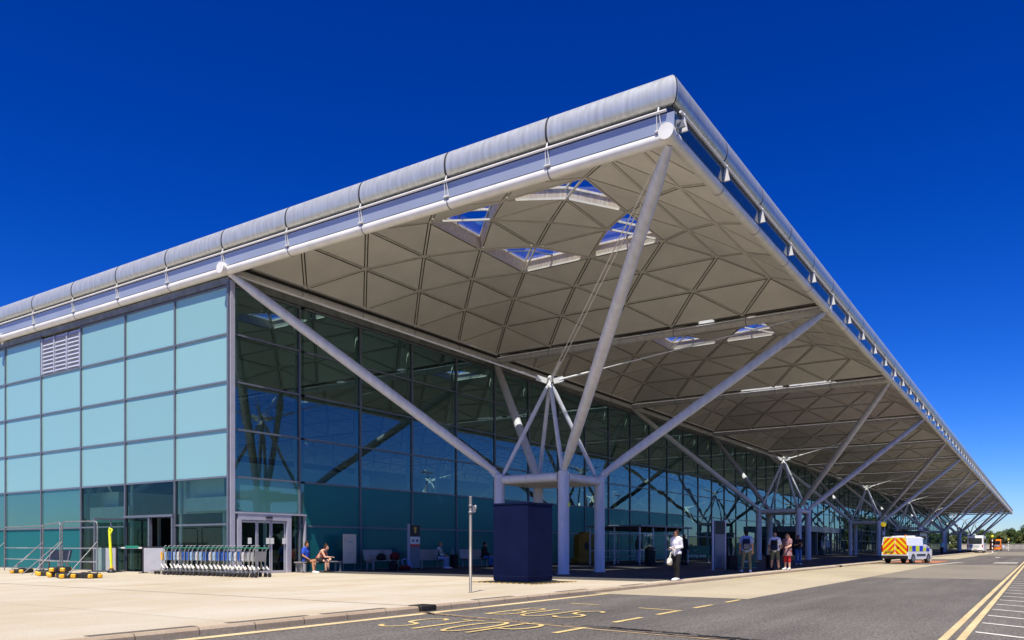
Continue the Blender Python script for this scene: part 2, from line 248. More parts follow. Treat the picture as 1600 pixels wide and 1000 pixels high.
# ------------------------------------------------------------------ mesh helpers
class MB:
    def __init__(s): s.v = []; s.f = []; s.m = []; s.sm = []
    def add(s, vs, fs, mi=0, smooth=False):
        o = len(s.v); s.v += [tuple(v) for v in vs]
        for f in fs: s.f.append(tuple(i + o for i in f)); s.m.append(mi); s.sm.append(smooth)
    def box(s, a, b, mi=0):
        (x0, y0, z0), (x1, y1, z1) = a, b
        s.add([(x0,y0,z0),(x1,y0,z0),(x1,y1,z0),(x0,y1,z0),(x0,y0,z1),(x1,y0,z1),(x1,y1,z1),(x0,y1,z1)],
              [(0,3,2,1),(4,5,6,7),(0,1,5,4),(1,2,6,5),(2,3,7,6),(3,0,4,7)], mi); return s
    def bbox(s, a, b, r=0.02, mi=0):
        """box with chamfered vertical and horizontal edges"""
        (x0, y0, z0), (x1, y1, z1) = a, b; vs = []; r = min(r, (x1-x0)/2.1, (y1-y0)/2.1, (z1-z0)/2.1)
        def ring(i, z): return [(x0+r+i,y0+i,z),(x1-r-i,y0+i,z),(x1-i,y0+r+i,z),(x1-i,y1-r-i,z),(x1-r-i,y1-i,z),(x0+r+i,y1-i,z),(x0+i,y1-r-i,z),(x0+i,y0+r+i,z)]
        for i, z in ((r*.7, z0), (0, z0+r), (0, z1-r), (r*.7, z1)): vs += ring(i, z)
        fs = [tuple(range(7, -1, -1)), tuple(range(24, 32))]
        for k in range(3):
            for j in range(8): fs.append((k*8+j, k*8+(j+1)%8, (k+1)*8+(j+1)%8, (k+1)*8+j))
        s.add(vs, fs, mi); return s
    def bar(s, p0, p1, w, h, mi=0, up=(0,0,1)):
        p0, p1 = Vector(p0), Vector(p1); d = (p1-p0).normalized(); u = Vector(up)
        sd = d.cross(u)
        if sd.length < 1e-4: sd = d.cross(Vector((1,0,0)))
        sd.normalize(); u = sd.cross(d).normalized(); vs = []
        for p in (p0, p1):
            for a, b in ((-1,-1),(1,-1),(1,1),(-1,1)): vs.append(p + sd*a*w/2 + u*b*h/2)
        s.add(vs, [(3,2,1,0),(4,5,6,7),(0,1,5,4),(1,2,6,5),(2,3,7,6),(3,0,4,7)], mi); return s
    def tube(s, pts, rad, n=10, mi=0, cap=True, smooth=True):
        pts = [Vector(p) for p in pts]
        if not isinstance(rad, (list, tuple)): rad = [rad]*len(pts)
        vs = []; fs = []; ref = None
        for i, p in enumerate(pts):
            d = (pts[min(i+1,len(pts)-1)] - pts[max(i-1,0)])
            d = d.normalized() if d.length > 1e-9 else Vector((0,0,1))
            if ref is None:
                ref = Vector((0,0,1)) if abs(d.z) < 0.9 else Vector((1,0,0))
            a = d.cross(ref).normalized(); b = a.cross(d).normalized(); ref = b
            for k in range(n):
                t = 2*math.pi*k/n; vs.append(p + (a*math.cos(t) + b*math.sin(t))*rad[i])
        for i in range(len(pts)-1):
            for k in range(n): fs.append((i*n+k, i*n+(k+1)%n, (i+1)*n+(k+1)%n, (i+1)*n+k))
        s.add(vs, fs, mi, smooth)
        if cap:
            m = len(pts)-1; s.add(vs[:n], [tuple(range(n-1,-1,-1))], mi); s.add(vs[m*n:], [tuple(range(n))], mi)
        return s
    def ball(s, c, r, n=10, mi=0, rot=None):
        if not isinstance(r, (list, tuple)): r = (r, r, r)
        vs = []; fs = []; k = n//2 + 1
        for i in range(k+1):
            ph = math.pi*i/k
            for j in range(n):
                th = 2*math.pi*j/n; q = Vector((r[0]*math.sin(ph)*math.cos(th), r[1]*math.sin(ph)*math.sin(th), r[2]*math.cos(ph)))
                if rot: q = rot @ q
                vs.append(Vector(c) + q)
        for i in range(k):
            for j in range(n): fs.append((i*n+j, (i+1)*n+j, (i+1)*n+(j+1)%n, i*n+(j+1)%n))
        s.add(vs, fs, mi, True); return s
    def lathe(s, prof, c=(0,0,0), n=16, mi=0):
        vs = []; fs = []
        for r, z in prof:
            for k in range(n): t = 2*math.pi*k/n; vs.append((c[0]+r*math.cos(t), c[1]+r*math.sin(t), c[2]+z))
        for i in range(len(prof)-1):
            for k in range(n): fs.append((i*n+k, i*n+(k+1)%n, (i+1)*n+(k+1)%n, (i+1)*n+k))
        fs.append(tuple(range(n-1,-1,-1))); m = len(prof)-1; fs.append(tuple(m*n+k for k in range(n)))
        s.add(vs, fs, mi, True); return s
    def prism(s, poly, h0, h1, axis='z', mi=0):
        n = len(poly); P = {'z': lambda a,b,h: (a,b,h), 'y': lambda a,b,h: (a,h,b), 'x': lambda a,b,h: (h,a,b)}[axis]
        vs = [P(a,b,h0) for a,b in poly] + [P(a,b,h1) for a,b in poly]
        s.add(vs, [tuple(range(n-1,-1,-1)), tuple(range(n,2*n))] + [(i,(i+1)%n,n+(i+1)%n,n+i) for i in range(n)], mi); return s
    def poly(s, pts, mi=0): s.add(pts, [tuple(range(len(pts)))], mi); return s
    def mesh(s, name, mats):
        me = bpy.data.meshes.new(name); me.from_pydata(s.v, [], s.f)
        for m in (mats if isinstance(mats, (list, tuple)) else [mats]): me.materials.append(M[m] if isinstance(m, str) else m)
        me.polygons.foreach_set('material_index', s.m); me.polygons.foreach_set('use_smooth', s.sm); me.update(); return me
    def build(s, name, mats, parent=None, loc=None, rz=0.0):
        return link(name, s.mesh(name, mats), parent, loc, rz)
def link(name, data, parent=None, loc=None, rz=0.0):
    o = bpy.data.objects.new(name, data); sc.collection.objects.link(o)
    if parent: o.parent = parent
    if loc is not None: o.location = loc
    o.rotation_euler = (0, 0, rz); return o
def tag(o, label, cat, group=None, kind=None):
    if label: o['label'] = label
    if cat: o['category'] = cat
    if group: o['group'] = group
    if kind: o['kind'] = kind
    return o
def thing(name, label, cat, loc=(0,0,0), rz=0.0, group=None): return tag(link(name, None, None, loc, rz), label, cat, group)
def struct(o): o['kind'] = 'structure'; return o
def kids(o): return [c for c in sc.collection.objects if c.parent == o]
CH = {}
def dup(root, loc, rz, label, group=None):
    if root.name not in CH: CH[root.name] = [(c, kids(c)) for c in kids(root)]
    r = root.copy(); sc.collection.objects.link(r); r.location = loc; r.rotation_euler = (0, 0, rz); r['label'] = label
    if group: r['group'] = group
    for ch, gs in CH[root.name]:
        c = ch.copy(); sc.collection.objects.link(c); c.parent = r
        for g in gs: d = g.copy(); sc.collection.objects.link(d); d.parent = c
    return r
def text_mesh(body, size, align='CENTER'):
    cu = bpy.data.curves.new('lettering', 'FONT'); cu.body = body; cu.size = size; cu.align_x = align; cu.align_y = 'CENTER'; cu.extrude = 0.003
    o = bpy.data.objects.new('lettering', cu); sc.collection.objects.link(o)
    me = bpy.data.meshes.new_from_object(o.evaluated_get(bpy.context.evaluated_depsgraph_get())); bpy.data.objects.remove(o); return me

# ------------------------------------------------------------------ ground
RZ = -0.10; KY0, KY1 = 1.45, 1.60
def sheet(name, mat_, x0, y0, x1, y1, z):
    mb = MB(); mb.poly([(x0,y0,z),(x1,y0,z),(x1,y1,z),(x0,y1,z)]); return struct(mb.build(name, mat_))
def strip_poly(name, mat_, pts, z): return struct(MB().poly([(x,y,z) for x,y in pts]).build(name, mat_))
sheet('ground', 'terrain', -2500, -2500, 2500, 2500, RZ-0.02)
sheet('road', 'asphalt', -90, -34, 420, KY0, RZ)
mb = MB(); mb.box((-90, KY1, RZ-0.01), (420, 18.0, 0.0)); mb.box((-90, 18.0, RZ-0.01), (0.12, 95, -0.0005))
struct(mb.build('pavement', 'paving'))
mb = MB(); mb.prism([(KY0, RZ-0.01), (KY1-0.002, RZ-0.01), (KY1-0.002, 0.004), (KY0+0.035, 0.004), (KY0+0.005, -0.03)], -90, 420, 'x')
struct(mb.build('kerb', 'kerb'))
sheet('painted_canopy_shade', 'painted_canopy_shade', 3.4, 2.05, 290, 17.99, 0.004)  # dark sheet over the pavement, painted as the roof's shadow
sheet('concrete_bay', 'concrete_bay', -1.5, -2.45, 37.5, KY0-0.005, RZ+0.004)
sheet('light_asphalt', 'light_patch', 13.6, -6.8, 38.6, -2.46, RZ+0.004)
sheet('concrete_bay', 'concrete_bay', 62, -1.6, 150, KY0-0.005, RZ+0.004)
sheet('light_asphalt', 'light_patch', 96, -6.8, 170, -1.61, RZ+0.004)
sheet('tactile_paving', 'red_tactile', 43.0, -1.9, 53.0, 1.3, RZ+0.006)
sheet('yellow_line', 'cream_paint', -90, 1.02, -1.3, 1.22, RZ+0.006)
sheet('yellow_line', 'yellow_paint', 8, 1.02, 41, 1.12, RZ+0.010)
for y in (-6.92, -7.11): sheet('yellow_line', 'cream_paint', -90, y-0.05, 64, y+0.05, RZ+0.008)
for y in (-6.92, -7.11): sheet('yellow_line', 'cream_paint', 70, y-0.05, 300, y+0.05, RZ+0.010)
for k in range(-2, 36):
    x = -6.61 + 1.58*k; w = 0.06
    strip_poly('hatch_line', 'white_paint', [(x-w,-7.2),(x-0.95-w,-8.35),(x-0.95+w,-8.35),(x+w,-7.2)], RZ+0.006)
for x0, x1 in ((-9.97,-9.06),(-8.15,-7.11),(-6.46,-5.38),(-4.68,-3.67),(-2.85,-1.88)):
    sheet('bay_dash', 'yellow_paint', x0, -2.45, x1, -2.35, RZ+0.008)
strip_poly('bay_line', 'yellow_paint', [(-5.20,-1.50),(-5.30,-1.50),(-5.50,-2.36),(-5.40,-2.36)], RZ+0.008)
strip_poly('bay_line', 'yellow_paint', [(-4.85,0.2),(-4.94,0.2),(-5.03,-0.5),(-4.94,-0.5)], RZ+0.008)
def strokes(name, lines, w, z, m='yellow_paint'):
    mb = MB()
    for ln in lines:
        L = [Vector((x,y)) for x,y in ln]; n = len(L); a = []; b = []
        for i, p in enumerate(L):
            d = (L[min(i+1,n-1)] - L[max(i-1,0)]).normalized(); q = Vector((-d.y, d.x))*w/2; a.append(p+q); b.append(p-q)
        for i in range(n-1): mb.add([(*a[i],z),(*b[i],z),(*b[i+1],z),(*a[i+1],z)], [(0,1,2,3)])
        z += 0.0012
    return struct(mb.build(name, m))
def arc(cx, cy, rx, ry, a0, a1, n=12): return [(cx+rx*math.cos(R(a0+(a1-a0)*i/n)), cy+ry*math.sin(R(a0+(a1-a0)*i/n))) for i in range(n+1)]
def letters(word, y_left, step, x_bot, x_top, name):
    H = x_top - x_bot; out = []; wd = 0.72*step
    for i, ch in enumerate(word):
        yl = y_left - i*step
        g = {'B': [[(0,0),(0,1)], [(0,1),(.5,1)]+arc(.5,.76,.42,.24,90,-90)+[(0,.52)], [(0,.52),(.55,.52)]+arc(.55,.26,.45,.26,90,-90)+[(0,0)]],
             'U': [[(0,1),(0,.3)]+arc(.5,.3,.5,.3,180,360)+[(1,1)]],
             'S': [arc(.5,.74,.46,.26,20,270,14)+arc(.5,.26,.5,.22,90,-160,14)],
             'T': [[(0,1),(1,1)], [(.5,1),(.5,0)]],
             'O': [arc(.5,.5,.5,.5,90,450,24)],
             'P': [[(0,0),(0,1)], [(0,1),(.5,1)]+arc(.5,.73,.48,.27,90,-90)+[(0,.46)]]}[ch]
        for ln in g: out.append([(x_bot+v*H, yl-u*wd) for u,v in ln])
    strokes(name, out, 0.08, RZ+0.008)
letters('BUS', 0.20, 0.62, -7.95, -6.45, 'bus_lettering')
letters('STOP', 0.42, 0.60, -10.62, -9.12, 'stop_lettering')
mb = MB(); random.seed(3)
xs = [(-8.35,1.40),(-8.6,0.2),(-8.85,-1.0),(-9.12,-2.3),(-9.25,-3.1),(-9.4,-4.3),(-9.7,-6.8)]
for i in range(len(xs)-1):
    (xa,ya),(xb,yb) = xs[i], xs[i+1]; mb.add([(xa-.10,ya,RZ+.006),(xb-.10,yb,RZ+.006),(xb+.10,yb,RZ+.006),(xa+.10,ya,RZ+.006)], [(0,1,2,3)])
struct(mb.build('trench_repair', 'sand_strip'))
mb = MB()
for side in (-1, 1):
    y = 1.3 if side < 0 else -2.2
    while y > -6.6:
        L = random.uniform(.12,.4); t = (1.4-y)/8.2; x = -8.35-1.35*t + side*.12 + random.uniform(-.03,.03); w = random.uniform(.015,.05) if y < -2.2 else .014
        mb.add([(x-w,y,RZ+.010+.001*side),(x-w-.05*L,y-L,RZ+.010+.001*side),(x+w,y-L,RZ+.010+.001*side),(x+w,y,RZ+.010+.001*side)], [(0,1,2,3)]); y -= L*random.uniform(.8,1.1) if y < -2.2 else L
struct(mb.build('tar_seal', 'tar'))
sheet('expansion_joint', 'grate', -8.24, KY1, -8.21, 17.9, 0.004)
sheet('expansion_joint', 'grate', -60, 17.2, 0.0, 17.23, 0.004)
for x0 in (-14.2, -12.2, -10.4, -6.3, -2.9, 0.6): sheet('drain_slot', 'grate', x0, 1.64, x0+1.5, 1.78, 0.004)
for k in range(9):
    x = 37.0 + k*1.15; sheet('crossing_dash', 'white_paint', x, -2.55-.1*k, x+0.6, -2.0-.1*k, RZ+0.012)
for x in (44, 45.4, 46.8, 48.2): sheet('crossing_dash', 'white_paint', x, -6.6, x+0.7, -5.2, RZ+0.012)
sheet('white_arrow', 'white_paint', 76, -4.4, 79, -4.0, RZ+0.010)
# gully in the kerb
mb = MB(); mb.bbox((-8.28,1.40,RZ-.005),(-7.82,1.75,0.012),0.02); 
for k in range(6): mb.box((-8.24+.07*k,1.395,-.10),(-8.20+.07*k,1.401,-.02))
tag(mb.build('kerb_gully','tar'), 'black iron drain gully let into the kerb', 'drain')
mb = MB(); mb.bbox((28.0,1.41,RZ-.005),(28.45,1.72,0.012),0.02); mb.box((28.05,1.40,-.09),(28.4,1.412,-.03))
tag(mb.build('kerb_gully','tar'), 'small dark gully in the kerb near the red trousered woman', 'drain')

# ------------------------------------------------------------------ terminal building
H = 11.65; NBX, NBY = 16, 4; LX = 18.0*NBX; LY = 18.0*NBY
B = thing('terminal_building', 'long glass airport terminal under a flat overhanging roof of shallow lattice domes', 'building')
# --- one dome: shell panels, ribs, four rooflights, outer membrane
S18 = 1.8*8.8/9
def zdome(i, j):
    r = 1.8*max(abs(i), abs(j)); return 0.24 + 2.62 - (16.9 - math.sqrt(16.9**2 - r*r))
def P(i, j, dz=0.0): return Vector((S18*i, S18*j, H + zdome(i, j) + dz))
tris = []; edges = set()
for i in range(-5, 6):
    for j in range(-5, 6):
        if (i+j) % 2 == 0: continue
        if abs(i) > abs(j):
            a, b = (i, j-1), (i, j+1); ends = [(i-1, j), (i+1, j)]
        else:
            a, b = (i-1, j), (i+1, j); ends = [(i, j-1), (i, j+1)]
        edges.add(tuple(sorted((a, b))))
        for e in ends:
            if max(abs(e[0]), abs(e[1])) > 5: continue
            tris.append((a, b, e)); edges.add(tuple(sorted((a, e)))); edges.add(tuple(sorted((b, e))))
LIGHTS = [((2*sx, 0), (2*sx, 2*sy), (0, 2*sy), (sx, sy)) for sx in (-1, 1) for sy in (-1, 1)]
def is_light(t):
    for l in LIGHTS:
        if all(q in l for q in t): return True
    return False
def facedown(a, b, c):
    return (a, b, c) if (b-a).cross(c-a).z < 0 else (a, c, b)
shell = MB(); back = MB(); ribs = MB()
for t in tris:
    if is_light(t): continue
    a, b, c = [P(*q) for q in t]; la, lb, lc = (b-c).length, (a-c).length, (a-b).length
    inc = (a*la + b*lb + c*lc)/(la+lb+lc); area = (b-a).cross(c-a).length/2; ir = 2*area/(la+lb+lc); k = 1 - 0.085/ir
    shell.poly(facedown(*[inc + (q-inc)*k for q in (a, b, c)]))
    back.poly(facedown(*[q + Vector((0,0,0.10)) for q in (a, b, c)]))
for a, b in sorted(edges):
    if max(abs(a[0]),abs(a[1])) == 5 and max(abs(b[0]),abs(b[1])) == 5 and (a[0]==b[0] or a[1]==b[1]): continue
    pa, pb = P(*a, 0.02), P(*b, 0.02); ribs.bar(pa, pb, 0.062, 0.075)
for q in [(i,j) for i in range(-4,5) for j in range(-4,5) if (i+j)%2==0]: p = P(*q); ribs.box(p-Vector((.05,.05,.025)), p+Vector((.05,.05,.04)))
me_shell, me_back, me_ribs = shell.mesh('soffit_shell','soffit'), back.mesh('membrane','shellback'), ribs.mesh('lattice','rib')
me_lights = []
for l in LIGHTS:
    mb = MB(); a, c, b, m = [P(*q) for q in l]; up = Vector((0,0,0.44)); cen = (a+b+c)/3
    for p, q in ((a,c),(c,b),(b,m),(m,a)):
        po, qo = cen + (p-cen)*0.985, cen + (q-cen)*0.985; pi, qi = cen+(p-cen)*0.90, cen+(q-cen)*0.90
        mb.add([po,qo,qi+up,pi+up],[(0,1,2,3)],0); mb.add([po+Vector((0,0,-.03)),qo+Vector((0,0,-.03)),qo+Vector((0,0,.05)),po+Vector((0,0,.05))],[(0,1,2,3)],0)
        mb.bar(pi+up, qi+up, .07,.09, 0)
    mb.bar(m+up*.98, c+(cen-c)*.1+up*.98, .07,.09,0)
    mb.bar((a+c)/2*0.94+cen*0.06+up*.97,(m+c)/2+up*.97,.045,.06,1); mb.bar((b+c)/2*0.94+cen*0.06+up*.97,(m+c)/2+up*.97,.045,.06,1)
    g = Vector((0,0,0.50)); mb.poly(facedown(*[cen+(q-cen)*.92+g for q in (a,c,b)]), 2)
    me_lights.append(mb.mesh('rooflight', ['curb','frame','roof_glass']))
for kx in range(NBX):
    for ky in range(NBY):
        if ky > 1 and kx > 6: continue
        d = link('roof_dome', me_shell, B, (18*kx+9, 18*ky+9, 0)); link('membrane', me_back, d)
        if ky < 2 or kx < 3:
            link('lattice', me_ribs, d)
            for me in me_lights: link('rooflight', me, d)
if NBX > 7:
    mb = MB(); mb.box((18*7,36,H+.3),(LX,LY,H+.5)); mb.build('roof_deck','shellback',B)
# gutters between domes, chords at node level
def gut(name, a, b): MB().box(a, b).build(name, 'shellback', B)
for k in range(NBX+1):
    x = 18*k; w0, w1 = (x-.16 if k else x+.06), (x+.16 if k < NBX else x-.06)
    y1 = LY if k < 8 else 36
    cuts = {1: [(5.2,6.0),(10.6,11.3)], 2: [(3.6,6.3),(6.7,9.6)]}.get(k, []); y = .17
    for c0, c1 in cuts + [(y1, y1)]:
        gut('roof_gutter', (min(w0,w1), y, H+.34), (max(w0,w1)+.12*(k==0), c0, H+.46)); y = c1
        if c0 < y1: mb = MB(); mb.box((x+.165, c0, H+.30), (x+.20, c1, H+.95)); mb.add([(x-.16,c0,H+.5),(x+.16,c0,H+.5),(x+.16,c1,H+.5),(x-.16,c1,H+.5)],[(3,2,1,0)],1); mb.build('light_slot', ['white_steel','roof_glass'], B)
for k in range(NBY+1):
    y = 18*k; gut('roof_gutter', (.17, y-.18 if k else .06, H+.262), (LX, y+.18 if k else .24, H+.337))
def chord(p, q, m='steel', r=.175):
    mb = MB(); mb.tube([p, q], r, 14); a, b = Vector(p), Vector(q); d = (b-a).normalized()
    for k in range(1, 5): c = a + d*3.6*k; mb.tube([c-d*.018, c+d*.018], r+.006, 14, 1)
    mb.build('chord_tube', [m, 'frame'], B)
for k in range(NBX):
    for y in (0, 18): chord((18*k, y, H), (18*k+18, y, H), 'steel' if y else 'white_steel')
    if k < 7: chord((18*k, 36, H), (18*k+18, 36, H))
for k in range(NBX+1):
    chord((18*k, 0.0, H), (18*k, 18, H), 'steel' if k else 'white_steel')
    if k < 8: chord((18*k, 18, H), (18*k, 36, H), 'steel' if k else 'white_steel')
for k in (2, 3): chord((0, 18*k, H), (0, 18*k+18, H), 'white_steel')
for k in range(2): chord((18, 36+18*k, H), (18, 54+18*k, H))
# node castings along the two open edges
def node_cap(x, y, axis):
    mb = MB()
    if axis == 'x': mb.tube([(x-.34,y,H+.02),(x-.16,y,H+.02)], .21, 18, 0); mb.tube([(x-.16,y,H),(x+.3,y,H)], .19, 18, 0)
    else: mb.tube([(x,y-.20,H),(x,y+.3,H)], .19, 18, 0)
    for s in (-1, 1):
        if axis == 'x': mb.prism([(y+s*.10,H+.12),(y+s*.42,H+.12),(y+s*.36,H+.30),(y+s*.14,H+.36)], x-.10, x-.04, 'x', 1); mb.tube([(x-.14,y+s*.26,H+.26),(x-.02,y+s*.26,H+.26)],.05,8,1)
        else: mb.prism([(x+s*.10,H+.12),(x+s*.42,H+.12),(x+s*.36,H+.30),(x+s*.14,H+.36)], y-.10, y-.04, 'y', 1)
    mb.build('node_casting', ['white_steel','galv'], B)
for k in range(5): node_cap(0, 18*k, 'x')
for k in range(1, NBX+1): node_cap(18*k, 0, 'y')
# fascia, rail, brackets, bullnose cladding: local a = along the edge, o = outward (negative)
def edge_pt(front, a, o, z): return (a, o, z) if front else (o, a, z)
def dprof():
    pts = []
    for i in range(17):
        t = -90 + 180*i/16; k = i/16; pts.append((-.15*(1-k) - .215*math.cos(R(t)) + .02*k, 12.82 + .405*math.sin(R(t))))
    return pts + [(.12, 13.225), (.12, 12.415)]
DP = dprof()
def roll(front, a0, a1, miter0=False):
    mb = MB(); n = len(DP); vs = []
    for a, mt in ((a0, miter0), (a1, False)):
        for o, z in DP: vs.append(edge_pt(front, (o + .018) if mt else a, o, z))
    fs = [(i,(i+1)%n,n+(i+1)%n,n+i) for i in range(n)]; 
    if not front: fs = [tuple(reversed(f)) for f in fs]
    mb.add(vs, fs, 0, True); mb.add(vs[:n],[tuple(range(n))],1); mb.add(vs[n:],[tuple(range(n))],1)
    mb.add([edge_pt(front, a1+q, o*0.93+ .004, 12.82+(z-12.82)*.93) for q in (-.03,.08) for o,z in DP], [tuple(reversed(f)) for f in fs], 1)
    mb.build('cladding_roll', ['cladding','dark_gap'], B)
for k in range(NBX*5): roll(True, 3.6*k+.03, 3.6*k+3.56, k == 0)
for k in range(20): roll(False, 3.6*k+.03, 3.6*k+3.56, k == 0)
for front, L in ((True, LX), (False, LY)):
    n = int(L/18)
    for k in range(n):
        a0, a1 = 18*k + (.12 if k == 0 else .004), 18*k+17.996
        e = .0 if k else 1.0
        mb = MB(); sec = [(-.17,H+.10),(-.19,12.19),(-.16,12.19),(-.14,H+.10)]; vs = [edge_pt(front, a0*(1-e)+e*(o+.01), o, z) for o,z in sec] + [edge_pt(front, a1, o, z) for o,z in sec]
        fs = [(0,4,5,1),(1,5,6,2),(2,6,7,3),(3,7,4,0),(0,1,2,3),(7,6,5,4)]
        mb.add(vs, fs if not front else [tuple(reversed(f)) for f in fs]); mb.build('fascia_panel','fascia_front_shade' if front else 'fascia',B)
        mb = MB(); A = edge_pt(front, a0-.16*e, -.08, 12.191); Bq = edge_pt(front, a1, -.05, 12.43)
        mb.box((min(A[0],Bq[0]),min(A[1],Bq[1]),A[2]),(max(A[0],Bq[0]),max(A[1],Bq[1]),Bq[2])); mb.build('fascia_upstand','fascia_shade',B)
        MB().tube([edge_pt(front, a0-.1*(k==0), -.25, 12.24), edge_pt(front, a1, -.25, 12.24)], .036, 8).build('edge_rail','white_steel',B)
        MB().tube([edge_pt(front, a0, .30, 13.31), edge_pt(front, a1, .30, 13.31)], .03, 6).build('roof_rail','frame',B)
    for k in range(int(L/3.6)+1):
        a = 3.6*k + (.25 if k == 0 else 0); mb = MB()
        if front:
            mb.prism([(-.36,H+.17),(-.10,H+.17),(-.235,12.24),(-.27,12.24)], a-.03, a+.03, 'x'); mb.ball((a,-.25,12.24),.055,8)
            mb.bar((a,-.25,12.26),(a,-.17,12.44),.03,.03)
        else:
            for q in (-.06,.06): mb.bar((-.17,a+q,H+.14),(-.25,a+q*.6,12.24),.022,.022)
            mb.bar((-.25,a,12.24),(-.17,a,12.44),.035,.035); mb.box((-.22,a-.10,H+.13),(-.14,a+.10,H+.16))
        mb.build('bracket','white_steel',B)
# --- curtain walls
LV = [0.0, 1.94, 3.78, 5.62, 7.46, 9.30, 11.14]
def wall_pt(front, a, d, z): return (a, 18.06+d, z) if front else (.20+d, a, z)     # d>0 into the building
def wbox(mb, front, a0, a1, d0, d1, z0, z1, mi=0):
    p, q = wall_pt(front,a0,d0,z0), wall_pt(front,a1,d1,z1); mb.box(tuple(map(min,p,q)), tuple(map(max,p,q)), mi)
def glazing(front, a, rows, pane_mats, mast=True, last=False):
    fr = MB()
    wbox(fr, front, a-.035, a+.035, -.07, .09, 0, 11.2)
    if last: wbox(fr, front, a+3.565, a+3.635, -.07, .09, 0, 11.2)
    for z in sorted(set([r[0] for r in rows]+[r[1] for r in rows])):
        wbox(fr, front, a+.036, a+3.564, -.05, .07, max(z-.035,0.002), z+.035)
    if mast:
        for dd in (.35, .75):
            p0, p1 = wall_pt(front, a+.12+dd*.22, .42, 0), wall_pt(front, a+.12+dd*.10, .42, 11.2); fr.tube([p0,p1],.055,6,1)
        for z in LV[1:6]: fr.bar(wall_pt(front,a,.08,z), wall_pt(front,a+.2,.42,z), .04,.04,1)
    o = fr.build('glazing_bay', ['frame','int_white'], B)
    pn = MB()
    for r, mi in zip(rows, pane_mats):
        t = [random.uniform(-.006,.006) for _ in range(4)]
        pts = [wall_pt(front,a+.03,t[0],r[0]+.02), wall_pt(front,a+3.57,t[1],r[0]+.02), wall_pt(front,a+3.57,t[2],r[1]-.02), wall_pt(front,a+.03,t[3],r[1]-.02)]
        pn.poly(pts if front else pts[::-1], mi)
    pn.build('pane', ['glass_dark','glass_teal','glass_pale','glass_clear','glass_mid'], o)
    return o
full = [(LV[i], LV[i+1]) for i in range(6)]
for k in range(NBX*5):
    if k == 0: glazing(True, .30, [(2.42,3.78)]+full[2:], [4,0,0,0,0], mast=False)
    elif k in (1,2,3,4,5,6,7,8,9): glazing(True, 3.6*k, full, [1,1,0,0,0,0])
    else: glazing(True, 3.6*k, full, [3 if k>12 else 1, 0 if k>12 else 1,0,0,0,0], mast=k<20, last=k==NBX*5-1)
# the first bay starts at the corner post
MB().box((.10,17.93,0),(.30,18.16,11.3)).build('corner_post','frame_silver',B)
MB().box((.0,17.97,0),(.096,18.05,11.25)).build('corner_post','frame',B)
for k in range(15):
    a = 18.0+3.6*k
    if k == 0: glazing(False, a+.12, full, [3,3,2,2,2,2])
    elif k == 1: glazing(False, a, [(2.35,3.78)]+full[2:], [3,2,2,2,2], mast=True)
    elif k == 3: glazing(False, a, full[:5], [1,4,2,2,2])
    else: glazing(False, a, full, [3 if k==2 else 1, 3 if k==2 else 4,2,2,2,2], last=k==14)
mb = MB(); wbox(mb,False,28.84,32.36,.02,.10,9.33,11.12,1)
for c in range(3):
    for r in range(9):
        a0, a1 = 28.95+1.14*c, 29.98+1.14*c; z = 9.42+.187*r
        p = [wall_pt(False,a0,-.05,z),wall_pt(False,a1,-.05,z),wall_pt(False,a1,.02,z+.13),wall_pt(False,a0,.02,z+.13)]; mb.poly(p); mb.poly([(x,y,z_-.012) for x,y,z_ in reversed(p)])
for c in range(4): wbox(mb,False,28.86+1.14*c,28.94+1.14*c,-.06,.019,9.36,11.1)
mb.build('louvre_panel',['louvre','frame_silver'],B)
for front, a0, a1 in ((True,.32,LX),(False,18.0,LY)):
    mb = MB(); wbox(mb,front,a0,a1,-.12,.12,11.21,11.46); wbox(mb,front,a0,a1,-.04,.06,11.461,11.60); mb.build('wall_head','strip',B)
# automatic sliding door by the corner
D = MB(); DX0, DX1 = .42, 3.05
D.box((DX0,17.90,0),(DX0+.16,18.10,2.36)); D.box((DX1-.22,17.90,0),(DX1,18.10,2.36)); D.box((DX0-.1,17.88,2.361),(3.86,18.12,2.42)); D.box((DX0+.161,17.90,2.12),(DX1-.221,18.10,2.355)); D.box((3.80,17.92,0),(3.86,18.08,2.36))
door = D.build('sliding_door','frame_silver',B)
for x0,x1 in ((.60,1.36),(1.40,2.06),(2.10,2.80)):
    lf = MB(); y = 18.0+.02*(x0>1.38)
    for a,b in ((x0,x0+.05),(x1-.05,x1)): lf.box((a,y-.02,.01),(b,y+.02,2.1))
    lf.box((x0+.051,y-.02,2.02),(x1-.051,y+.02,2.1)); lf.box((x0+.051,y-.02,.01),(x1-.051,y+.02,.10))
    o = lf.build('door_leaf','frame_silver',door)
    MB().poly([(x0+.05,y,.1),(x1-.05,y,.1),(x1-.05,y,2.02),(x0+.05,y,2.02)]).build('pane','glass_clear',o)
MB().bbox((1.72,17.83,2.20),(2.05,17.899,2.28),.02).build('motion_sensor','black',door)
for x in (.92,1.80,2.02,2.62): MB().box((x,17.955,1.18),(x+.17,17.962,1.42)).build('notice','sign_white',door)
MB().poly([(3.05,18.06,.02),(3.80,18.06,.02),(3.80,18.06,2.35),(3.05,18.06,2.35)]).build('side_light','glass_clear',B)
